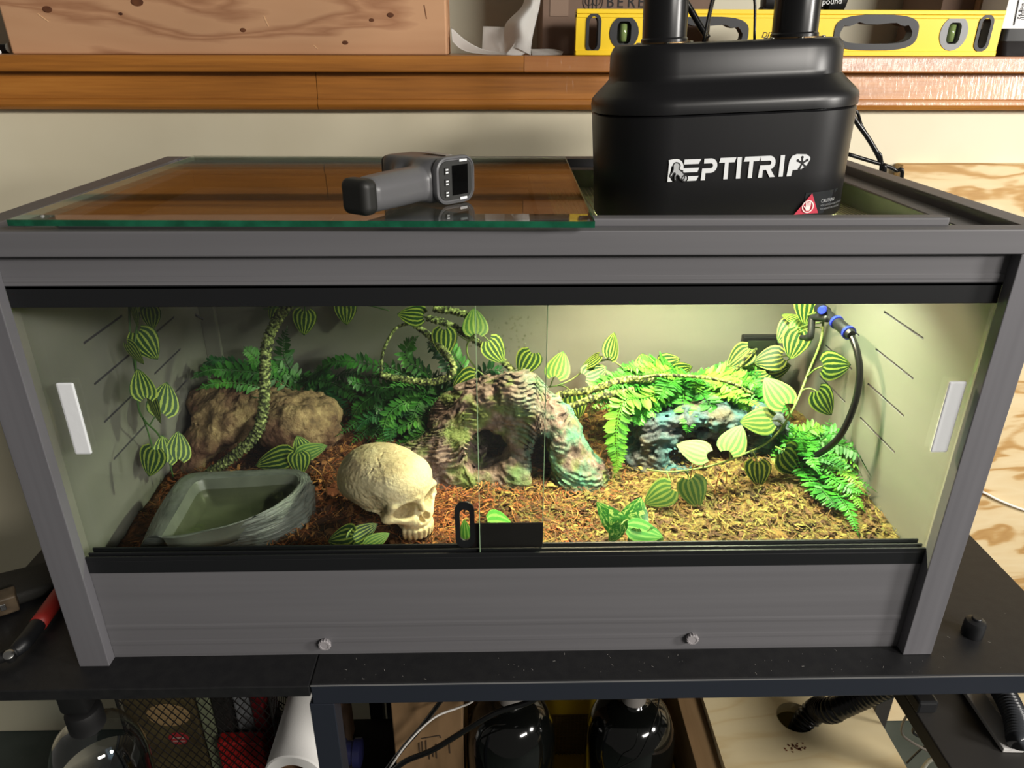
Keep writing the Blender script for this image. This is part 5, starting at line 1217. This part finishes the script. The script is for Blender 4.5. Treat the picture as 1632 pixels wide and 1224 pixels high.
lettering('tool_print', 'pound', .0115, P(1310, 5, Y=.6145)+Vector((0, 0, -.002)), (1, 0, .05), (0, 0, 1), M_WHITE, t, .0002)
t = thing('black_box', 'low black box behind the left end of the timber beam', 'box', (-.80, .72, ZL))
obj('strip_body', bx(-.98, -.735, .69, .74, ZL+.0003, P(5, 70, Y=.69).z, .003), M_BLACK, t)
t = thing('glass_disc', 'small pale glass disc leaning beside the beam', 'disc', P(18, 88, Y=.60))
b = bmesh.new(); c = P(18, 83, Y=.61); lathe(b, [(.004, -.0015), (.0072, -.0012), (.0075, .0012), (.004, .0015)], 20, (c.x, .61, ZL+.0078), (.95, -.3, .1)); obj('disc_body', b, mat('pale_glass', srgb(176, 180, 172), .2), t, 'auto')
t = thing('white_bead', 'tiny white bead on the ledge at the left edge', 'bead', P(0, 94, Y=.565))
b = bmesh.new(); bmesh.ops.create_uvsphere(b, u_segments=14, v_segments=10, radius=.0030, matrix=Matrix.Translation((P(1, 92, Y=.562).x, .562, ZL+.0029))); obj('bead_body', b, M_WHITE, t, True)

# ------------------------------------------------------------------ plywood sheets and desk top things
pa = P(1440, 263, Y=.565); t = thing('plywood_sheet', 'tall pale plywood sheet leaning on the wall right of the terrarium', 'plywood', (.86, .565, -.77))
obj('sheet', bx(pa.x, pa.x+.55, .566, .588, -.769, pa.z, .0008), M_PLY, t)
obj('sheet_edge', bx(pa.x-.0006, pa.x-.0001, .5662, .5878, -.768, pa.z-.001), mat('ply_edge', srgb(170, 136, 92), .7, col2=srgb(220, 190, 140), scale=300, stretch=(1, 3, .02)), t)
t = thing('plywood_sheet', 'shaded plywood sheet under the right desk behind the looped cords', 'plywood', (.56, .34, -.77))
obj('sheet', bx(.5200, .70, .41, .428, -.769, -.012, .0008), M_PLY, t)
b = bmesh.new(); tube(b, [P(1300, 690, Y=.560), P(1480, 748, Y=.560), P(1566, 784, Y=.560), P(1590, 796, Y=.560), P(1640, 815, Y=.560), P(1760, 850, Y=.560), P(1900, 980, Y=.560)], .0022, 8, 6)
t = thing('white_cable', 'thin white cable running across the plywood sheet', 'cable', P(1600, 800, Y=.56)); obj('cable', b, mat('white_pvc', srgb(236, 232, 226), .4), t, True)
c = P(1556, 1020, Z=0); t = thing('rubber_cap', 'small black rubber cap standing on the desk beside the terrarium', 'cap', (c.x, c.y, 0))
b = bmesh.new(); k = 1.0; lathe(b, [(.0108, .0002), (.0112, .002), (.0110, .016), (.0098, .0195), (.0060, .0212), (.0052, .0215), (.0050, .0236), (.0044, .0242)], 28, (c.x, c.y+.009, 0)); obj('cap_body', b, M_BLACK, t, 'auto')
t = thing('hand_tool', 'hand tool with red and black grip on the left desk', 'tool', (P(55, 1000, Z=.012)))
b = bmesh.new(); tube(b, [P(104, 935, Z=.013), P(60, 996, Z=.013)], .0092, 14, 6); obj('red_grip', b, mat('red_rubber', srgb(150, 40, 34), .5), t, True)
b = bmesh.new(); tube(b, [P(62, 993, Z=.013), P(40, 1022, Z=.013), P(22, 1040, Z=.012)], .0088, 14, 6, rf=lambda u: 1 if u < .6 else 1-.25*(u-.6)/.4); obj('black_grip', b, M_BLACK, t, True)
b = bmesh.new(); tube(b, [P(26, 1036, Z=.013), P(6, 1046, Z=.012), P(-20, 1052, Z=.011)], .0065, 12, 5); obj('jaw', b, M_BLACKM, t, True)
b = bmesh.new(); lathe(b, [(.004, -.006), (.0055, -.005), (.0055, .005), (.004, .006)], 14, P(16, 1046, Z=.016), (.2, -.4, 1)); obj('pivot', b, mat('steel_bright', srgb(190, 190, 188), .25, metal=1), t, 'auto')
t = thing('tool_pouch', 'black tool pouch with a worn brown clasp on the left desk', 'pouch', P(40, 930, Z=.0))
q0, q1, q2, q3 = P(-40, 985, Z=.002), P(104, 938, Z=.002), P(92, 905, Z=.002), P(-30, 935, Z=.002)
rg = []
for s, z in ((1, .0006), (1.04, .004), (1.04, .010), (1.0, .014), (.9, .016)):
    cc = (q0+q1+q2+q3)/4; rg.append([Vector((cc.x+(q.x-cc.x)*s, cc.y+(q.y-cc.y)*s, z)) for q in (q0, q0.lerp(q1, .5), q1, q1.lerp(q2, .5), q2, q2.lerp(q3, .5), q3, q3.lerp(q0, .5))])
obj('pouch_body', loft(bmesh.new(), rg), mat('pouch_nylon', srgb(36, 35, 31), .7, bump=.3, bscale=900), t, True)
b = bmesh.new(); e = (q1-q0).normalized(); c = P(4, 958, Z=.016); ang = math.atan2(e.y, e.x)
box(b, -.016, .014, -.010, .012, -.014, .008, .002, Matrix.Translation((c.x, c.y, .0165)) @ Matrix.Rotation(ang, 4, 'Z')); obj('clasp', b, mat('clasp_brown', srgb(98, 84, 66), .5, col2=srgb(70, 58, 44), scale=60), t)
b = bmesh.new(); box(b, -.003, .003, -.0115, -.0100, -.006, .002, .0005, Matrix.Translation((c.x, c.y, .0165)) @ Matrix.Rotation(ang, 4, 'Z')); obj('rivet', b, mat('steel_bright', srgb(190, 190, 188), .25, metal=1), t)

# ------------------------------------------------------------------ under the desks
SH = thing('storage_rack', 'low black steel rack standing under the desks', 'rack', (-.1, .2, -.77)); zs_ = -.455
obj('shelf_board', bx(-.64, .2445, .0, .322, zs_-.012, zs_, .001), M_BLACKM, SH)
for x in (-.63, -.16, .232):
    for y in (.01, .298): obj('leg', bx(x-.010, x+.010, y, y+.02, -.77, zs_-.012), M_BLACKM, SH)
# spray bottle
bc = P(163, 1224, Y=.055); t = thing('spray_bottle', 'clear plastic spray bottle of water with black trigger under the desk', 'bottle', (bc.x, .055, zs_))
X_, Y_ = bc.x, .055; zt = P(140, 1150, Y=.055).z
out = [(.030, zs_+.0005), (.052, zs_+.004), (.0555, zs_+.02), (.0555, -.225), (.0545, -.205), (.050, -.185), (.042, -.168), (.030, -.156), (.0195, -.150), (.0175, -.140)]
b = bmesh.new(); lathe(b, out, 40, (X_, Y_, 0), caps=True); obj('bottle_body', b, glass('clear_plastic', (.93, .95, .96), ior=1.5, boost=3.0), t, True)
b = bmesh.new(); lathe(b, [(.03, zs_+.003), (.051, zs_+.006), (.0535, zs_+.02), (.0535, -.232)], 40, (X_, Y_, 0)); obj('water_fill', b, glass('water_body', (.74, .80, .84), ior=1.33, boost=2.5), t, True)
b = bmesh.new()
lathe(b, [(.0195, -.151), (.0205, -.149), (.0205, -.126), (.019, -.122), (.0150, -.120)], 30, (X_, Y_, 0)); obj('screw_collar', b, M_BLACKM, t, 'auto')
b = bmesh.new(); box(b, X_-.020, X_+.014, Y_-.013, Y_+.013, -.121, -.075, .006); box(b, X_-.055, X_+.030, Y_-.012, Y_+.012, -.085, -.055, .006); obj('trigger_head', b, M_BLACKM, t, 'auto')
# expanded metal basket and what it holds
yb = .165; xa, xb, za, zb2 = P(196, 1150, Y=yb).x, P(436, 1150, Y=yb).x, zs_+.0005, -.045
t = thing('mesh_basket', 'black diamond mesh basket under the left desk', 'basket', ((xa+xb)/2, .25, zs_))
M_MESH = mat('mesh_black', srgb(22, 19, 17), .5)
def diamond(b, o, ux, uz, w, h, px_, pz, r):
    o, ux, uz = Vector(o), Vector(ux), Vector(uz); n = int((w/px_+h/pz))+2
    for sg in (1, -1):
        for k in range(-int(h/pz)-1, n):
            a0 = k*px_; pts = []
            # line x = a0 + s*px/pz, z = s  (or mirrored)
            s0, s1 = 0, h; f = px_/pz
            if sg > 0: lo_ = max(0, -a0/f); hi_ = min(h, (w-a0)/f); A = (a0+lo_*f, lo_); Bq = (a0+hi_*f, hi_)
            else: lo_ = max(0, (a0-w)/f); hi_ = min(h, a0/f); A = (a0-lo_*f, lo_); Bq = (a0-hi_*f, hi_)
            if hi_-lo_ > .004: tube(b, [o+ux*A[0]+uz*A[1], o+ux*Bq[0]+uz*Bq[1]], r, 4, 1, False, False)
b = bmesh.new(); diamond(b, (xa, yb, za), (1, 0, 0), (0, 0, 1), xb-xa, zb2-za, .0130, .0190, .0009); obj('mesh_front', b, M_MESH, t, kind='stuff')
b = bmesh.new(); diamond(b, (xb, yb, za), (0, 1, 0), (0, 0, 1), .14, zb2-za, .0130, .0190, .0009); obj('mesh_side', b, M_MESH, t, kind='stuff')
b = bmesh.new(); diamond(b, (xa, .30, za), (1, 0, 0), (0, 0, 1), xb-xa, .06, .0130, .0190, .0009); obj('mesh_back', b, M_MESH, t, kind='stuff')
b = bmesh.new()
for p, q in (((xa, yb, za), (xb, yb, za)), ((xa, yb, zb2), (xb, yb, zb2)), ((xa, yb, za), (xa, yb, zb2)), ((xb, yb, za), (xb, yb, zb2)), ((xb, yb, zb2), (xb, yb+.14, zb2)), ((xb, yb, za), (xb, yb+.14, za)), ((xb, yb+.14, za), (xb, yb+.14, zb2))): tube(b, [p, q], .0022, 6, 1, False)
obj('basket_frame', b, M_MESH, t)
def pack(label, cat, name, x0, x1, y0, y1, z0, z1, m, extra=None):
    t = thing(name, label, cat, ((x0+x1)/2, (y0+y1)/2, z0)); obj(name+'_body', bx(x0, x1, y0, y1, z0, z1, .003), m, t)
    if extra: extra(t)
    return t
yk = .195
def px_x(px): return P(px, 1160, Y=yk).x
def oval(t):
    b = bmesh.new(); c = P(268, 1140, Y=yk-.001); lathe(b, [(.030, 0), (.0315, .0006), (.028, .0009)], 28, (0, 0, 0)); b.transform(Matrix.Translation((c.x, yk-.0002, c.z)) @ Matrix.Rotation(PI/2, 4, 'X') @ Matrix.Diagonal((1.0, .72, 1, 1))); obj('tan_oval', b, mat('pack_tan', srgb(150, 124, 84), .6), t)
    b = bmesh.new(); c = P(285, 1177, Y=yk-.001); lathe(b, [(.0145, 0), (.0152, .0008), (.0135, .0012)], 24, (0, 0, 0)); b.transform(Matrix.Translation((c.x, yk-.0002, c.z)) @ Matrix.Rotation(PI/2, 4, 'X') @ Matrix.Diagonal((1, .85, 1, 1))); o = obj('red_badge', b, mat('pack_red', srgb(150, 40, 44), .5), t)
    for dz in (.002, -.005): obj('badge_mark', bx(c.x-.009, c.x+.009, yk-.0020, yk-.0014, c.z+dz-.0012, c.z+dz+.0012), mat('pack_pale', srgb(170, 140, 130), .6), o)
pack('olive brown food pouch with a red badge inside the mesh basket', 'pouch', 'food_pouch', px_x(205), px_x(318), yk, .245, zs_+.001, -.085, mat('pack_olive', srgb(86, 76, 48), .5, col2=srgb(62, 52, 34), scale=22), oval)
pack('pale green jar beside the olive pouch in the basket', 'jar', 'plastic_jar', px_x(322), px_x(343), yk, .225, zs_+.001, -.145, mat('pack_green', srgb(126, 132, 104), .4))
pack('black carton standing at the middle of the basket', 'carton', 'black_carton', px_x(345), px_x(372), yk, .25, zs_+.001, -.11, mat('pack_dark', srgb(36, 34, 32), .5))
pack('flat grey panel leaning at the right end of the basket', 'panel', 'grey_panel', px_x(374), px_x(402), yk+.01, .235, zs_+.001, -.07, mat('pack_grey', srgb(124, 126, 128), .5))
pack('dark red folder standing next to the grey panel', 'folder', 'red_folder', px_x(404), px_x(424), yk+.005, .26, zs_+.001, -.075, mat('pack_maroon', srgb(110, 22, 28), .5))
pack('bright red box low in front of the grey panel', 'box', 'red_box', px_x(352), px_x(424), .172, .1925, zs_+.001, P(390, 1184, Y=.172).z, mat('pack_scarlet', srgb(150, 26, 24), .5))
# paper towel roll
ra, rb_ = P(468, 1236, Y=.085), P(468, 1236, Y=.085)+Vector((.003, .22, .010)); R_ = .0385
t = thing('paper_roll', 'white paper towel roll lying on the rack beside the desk post', 'paper roll', ra)
ax_ = (rb_-ra); b = bmesh.new(); lathe(b, [(.0205, .004), (.0215, 0), (R_-.002, 0), (R_, .002), (R_, ax_.length), (.0205, ax_.length), (.0205, .004)], 48, ra, ax_, False); obj('paper_wrap', b, M_TISSUE, t, 'auto')
b = bmesh.new(); lathe(b, [(.0195, .001), (.0204, .001), (.0204, .219), (.0195, .219), (.0195, .001)], 40, ra, ax_, False); obj('core', b, M_CARD, t, True)
pc = pack('cardboard carton carrying the paper roll', 'carton', 'support_carton', ra.x-.03, ra.x+.03, .095, .30, zs_+.001, ra.z-R_-.002, M_CARDD)
# blue spool
c = P(556, 1200, Y=.16); t = thing('blue_spool', 'dark blue tape spool hanging near the desk post', 'spool', (c.x, .16, zs_+.0005))
b = bmesh.new(); lathe(b, [(.012, .0), (.020, .002), (.020, .012), (.017, .014), (.017, .024), (.020, .026), (.020, .036), (.012, .038)], 28, (c.x-.018, .16, c.z), (1, 0, 0)); obj('spool_body', b, mat('spool_blue', srgb(30, 32, 66), .3), t, 'auto')
obj('spool_stand', bx(c.x-.008, c.x+.008, .155, .165, zs_+.0005, c.z-.012), M_BLACKM, t)
# cardboard box with faint print
yb = .10; xa, xb = P(627, 1170, Y=yb).x, P(738, 1170, Y=yb).x
t = thing('cardboard_box', 'brown cardboard box with faint dark print under the right desk', 'box', ((xa+xb)/2, .19, zs_))
obj('box_body', bx(xa, xb, yb, .29, zs_+.0005, -.06, .0015), mat('cardboard_brown', srgb(118, 92, 62), .8, col2=srgb(106, 82, 54), scale=14, stretch=(6, 1, 1)), t)
b = bmesh.new()
for px, ya, y2 in ((668, 1184, 1198), (673, 1182, 1200), (679, 1180, 1200), (684, 1196, 1210), (690, 1196, 1206), (695, 1186, 1208), (716, 1184, 1200)):
    q = P(px, ya, Y=yb-.0008); q2 = P(px+1, y2, Y=yb-.0008); tube(b, [q, q2], .0009, 4, 1, False)
tube(b, [P(672, 1177, Y=yb-.0008), P(701, 1172, Y=yb-.0008), P(703, 1176, Y=yb-.0008)], .0008, 4, 1, False)
obj('faint_print', b, mat('print_brown', srgb(58, 44, 30), .8), t)
# glossy black jugs in the yellow crate
M_JUG = mat('black_gloss', srgb(8, 9, 8), .03, coat=.5)
def jug(px, label):
    c = P(px, 1200, Y=.115); zt = P(px, 1117, Y=.115).z; t = thing('glass_jug', label, 'jug', (c.x, .115, zs_+.006), 'black jugs under the right desk')
    r = .0605; b = bmesh.new(); lathe(b, [(.02, zs_+.0062), (r-.004, zs_+.007), (r, zs_+.012), (r, zt-.075), (r*.985, zt-.056), (r*.93, zt-.038), (r*.80, zt-.020), (r*.62, zt-.008), (r*.40, zt-.002), (.016, zt), (.0145, zt+.012)], 48, (c.x, .115, 0)); obj('jug_body', b, M_JUG, t, True)
    b = bmesh.new(); lathe(b, [(.0150, zt+.004), (.0165, zt+.005), (.0165, zt+.020), (.0135, zt+.022)], 28, (c.x, .115, 0)); obj('stopper', b, mat('stopper_grey', srgb(120, 116, 112), .4), t, 'auto')
jug(814, 'glossy black jug beside the cardboard box, crossed by a dark cord'); jug(1001, 'glossy black jug nearest the plywood in the yellow crate')
xa, xb = -.0615, .2425
t = thing('yellow_crate', 'yellow plastic crate holding the two black jugs', 'crate', (.08, .13, zs_)); M_CR = mat('crate_yellow', srgb(214, 178, 40), .45); M_CRM = mat('crate_mesh', srgb(120, 98, 50), .7)
obj('crate_floor', bx(xa, xb, .035, .245, zs_+.0005, zs_+.005), M_CR, t)
zc2 = P(900, 1120, Y=.24).z+.02; zc3 = P(900, 1139, Y=.24).z
obj('back_band', bx(xa, xb, .240, .246, zc3, zc2, .001), M_CR, t)
b = bmesh.new(); k = xa
while k < xb: box(b, k, k+.0016, .2405, .2425, zs_+.005, zc3); k += .0058
k = zs_+.007
while k < zc3: box(b, xa, xb, .2408, .2422, k, k+.0016); k += .0058
obj('back_lattice', b, M_CRM, t, kind='stuff')
obj('back_sheet', bx(xa, xb, .2426, .2440, zs_+.005, zc3), M_CRM, t)
for x in (xa, xb-.005): obj('side_wall', bx(x, x+.005, .035, .240, zs_+.005, zc3+.006, .001), M_CR, t)
obj('front_wall', bx(xa, xb, .030, .0345, zs_+.005, zs_+.06, .001), M_CR, t)
# cords crossing the cardboard box
def cord(label, pts, r, m, cat='cord', name='cord'):
    q = [P(a, b_, Y=y) for a, b_, y in pts]; t = thing(name, label, cat, q[0]); b = bmesh.new(); tube(b, q, r, 9, 8); obj('cord_run', b, m, t, True); return t
cord('black cord slanting steeply across the cardboard box', [(606, 1240, .07), (640, 1195, .07), (672, 1158, .07), (712, 1105, .06), (730, 1085, .05)], .0030, M_RUB)
cord('thin white cord lying along the steep black cord', [(612, 1238, .066), (648, 1186, .066), (690, 1145, .066), (730, 1128, .066), (752, 1118, .06), (775, 1095, .05)], .0014, mat('white_pvc', srgb(236, 232, 226), .4))
cord('thick black cord sweeping from the box across the first jug', [(614, 1240, .06), (645, 1214, .06), (690, 1195, .05), (740, 1165, .045), (790, 1136, .040), (845, 1118, .035), (880, 1095, .03)], .0036, M_RUB)
cord('thin black wire hanging over the second jug', [(1052, 1105, .04), (1044, 1145, .045), (1018, 1205, .045), (985, 1226, .045), (970, 1250, .045)], .0009, M_RUB)
# plywood cabinet with a hole
zp = -.25; xa, xb = P(1122, 1118, Z=zp).x, P(1385, 1118, Z=zp).x; hc = P(1268, 1143, Z=zp); hr_ = .0255
t = thing('plywood_cabinet', 'pale plywood box top with a round hose hole under the right desk', 'cabinet', ((xa+xb)/2, .2, -.77))
cu_o = [(xa, -.02), (xb, -.02), (xb, .50), (xa, .50)]; hole = [(hc.x+hr_*math.cos(2*PI*k/28), hc.y+hr_*math.sin(2*PI*k/28)) for k in range(28)]
o = curve_plate('top_board', [cu_o, hole], -.009, .009, M_PLYT, t)
o.data.transform(Matrix.Translation(world_loc(t))); o.data.transform(Matrix(((1, 0, 0, 0), (0, 0, 1, 0), (0, 1, 0, zp-.009), (0, 0, 0, 1)))); o.data.transform(Matrix.Translation(-world_loc(t)))
for x in (xa, xb-.018): obj('side_board', bx(x, x+.018, -.018, .50, -.769, zp-.0182), M_PLYT, t)
obj('inner_shelf', bx(xa+.018, xb-.018, .0, .50, zp-.075, zp-.065), mat('inner_olive', srgb(196, 190, 130), .7), t)
b = bmesh.new()
for k in range(26): c = P(1268+random.gauss(0, 9), 1192+random.gauss(0, 5), Z=zp); box(b, c.x-.001, c.x+.001, c.y-.0008, c.y+.0008, zp+.0001, zp+.0006)
obj('wood_crumbs', b, BARKL[0], t, kind='stuff')
t = thing('plywood_offcut', 'plywood offcut with painted shade standing between crate and cabinet', 'plywood', ((xa-.02), .2, -.77))
obj('offcut_board', bx(xa*0+.2460, xa-.001, -.01, .42, -.769, zp-.010, .001), wood('ply_painted_shade', [(0, srgb(150, 122, 86)), (.6, srgb(132, 104, 70)), (1, srgb(110, 84, 56))], 'Y', 14, 3, .7, stretch=8), t)  # browner wood colour stands in for the shadow on this board
# corrugated hoses
def hose(label, pts, r, m, group=None, pitch=.006, smooth_from=2):
    p = catmull(pts, 6); acc = [0]
    for i in range(len(p)-1): acc.append(acc[-1]+(p[i+1]-p[i]).length)
    n = int(acc[-1]/pitch*8); q = []; j = 0
    for k in range(n+1):
        s = acc[-1]*k/n
        while j < len(p)-2 and acc[j+1] < s: j += 1
        q.append(p[j].lerp(p[j+1], (s-acc[j])/max(1e-9, acc[j+1]-acc[j])))
    fr = frames(q); R = []
    for i, (c, (_, a, bb)) in enumerate(zip(q, fr)):
        rr = r*(1+.11*max(-.6, math.cos(2*PI*i/8))*(1 if acc[-1]*i/n < acc[-1]*smooth_from else .15)); R.append([c+(a*math.cos(2*PI*k/24)+bb*math.sin(2*PI*k/24))*rr for k in range(24)])
    t = thing('corrugated_hose', label, 'hose', pts[0]); obj('hose_tube', loft(bmesh.new(), R), m, t, True); return t
hz_ = [Vector((hc.x+.006, hc.y-.004, zp-.06)), Vector((hc.x+.012, hc.y-.004, zp-.006)), Vector((hc.x+.026, hc.y-.006, zp+.022)), P(1325, 1132, Y=.095), P(1372, 1112, Y=.085), P(1430, 1085, Y=.07)]
hose('black corrugated hose entering the hole in the plywood', hz_, .0150, M_RUB, smooth_from=.62)
# dark cabinet at the right with rail, hose and adapter
zd = -.10; xa = P(1478, 1165, Z=zd).x; t = thing('black_side_cabinet', 'black low cabinet with a grey rail at the lower right', 'cabinet', (xa+.1, .06, -.77))
obj('cabinet_top', bx(xa, .598, -.10, .25, zd-.022, zd, .0015), mat('cabinet_black', srgb(40, 38, 36), .55), t)
for y_ in (-.09, .222): obj('leg', bx(.572, .597, y_, y_+.025, -.769, zd-.0222, .0015), mat('cabinet_black', srgb(40, 38, 36), .55), t)
a0, a1 = P(1560, 1115, Z=zd+.004), P(1616, 1196, Z=zd+.004); d_ = (a1-a0); L_ = d_.length; an = math.atan2(d_.y, d_.x)
b = bmesh.new(); box(b, -.03, L_, -.0115, .0115, zd+.0003, zd+.006, .0008, Matrix.Translation((a0.x, a0.y, 0)) @ Matrix.Rotation(an, 4, 'Z')); obj('grey_rail', b, mat('rail_grey', srgb(200, 198, 196), .5), t)
hose('grey black corrugated hose lying on the black cabinet', [P(1588, 1085, Z=zd+.020), P(1607, 1118, Z=zd+.020), P(1620, 1150, Z=zd+.020), P(1625, 1182, Z=zd+.020)], .0118, mat('hose_grey', srgb(58, 60, 64), .22), pitch=.0042, smooth_from=2)
q = P(1466, 1122, Z=zd+.012); t = thing('power_adapter', 'black plug adapter on the edge of the black cabinet', 'adapter', (q.x+.012, q.y, zd))
obj('adapter_body', bx(q.x-.004, q.x+.020, q.y-.004, q.y+.030, zd+.0003, zd+.018, .003), M_BLACK, t)
cord('looped grey cord in front of the shaded plywood', [(1455, 1128, .10), (1440, 1150, .11), (1438, 1170, .12), (1455, 1184, .12), (1480, 1198, .13), (1500, 1212, .13), (1520, 1230, .13)], .0017, mat('grey_cord', srgb(92, 86, 80), .3))
cord('black looped cable beside the black cabinet', [(1452, 1130, .12), (1456, 1146, .13), (1474, 1156, .13), (1488, 1162, .13), (1460, 1160, .14), (1456, 1168, .14), (1472, 1176, .14), (1495, 1178, .13)], .0022, M_RUB)
cord('thin dark cord crossing below the looped cable', [(1445, 1216, .14), (1468, 1194, .14), (1485, 1184, .14), (1500, 1182, .13)], .0015, M_RUB)
cord('pale grey cord loop at the very bottom right', [(1470, 1226, .14), (1482, 1212, .14), (1500, 1208, .14), (1512, 1216, .14), (1514, 1232, .14)], .0030, mat('cord_pale', srgb(150, 150, 140), .5))
cord('black cable hanging at the right edge above the cabinet', [(1616, 1108, .02), (1628, 1140, .0), (1634, 1158, .0), (1628, 1166, .0), (1622, 1160, .0)], .0022, M_RUB)
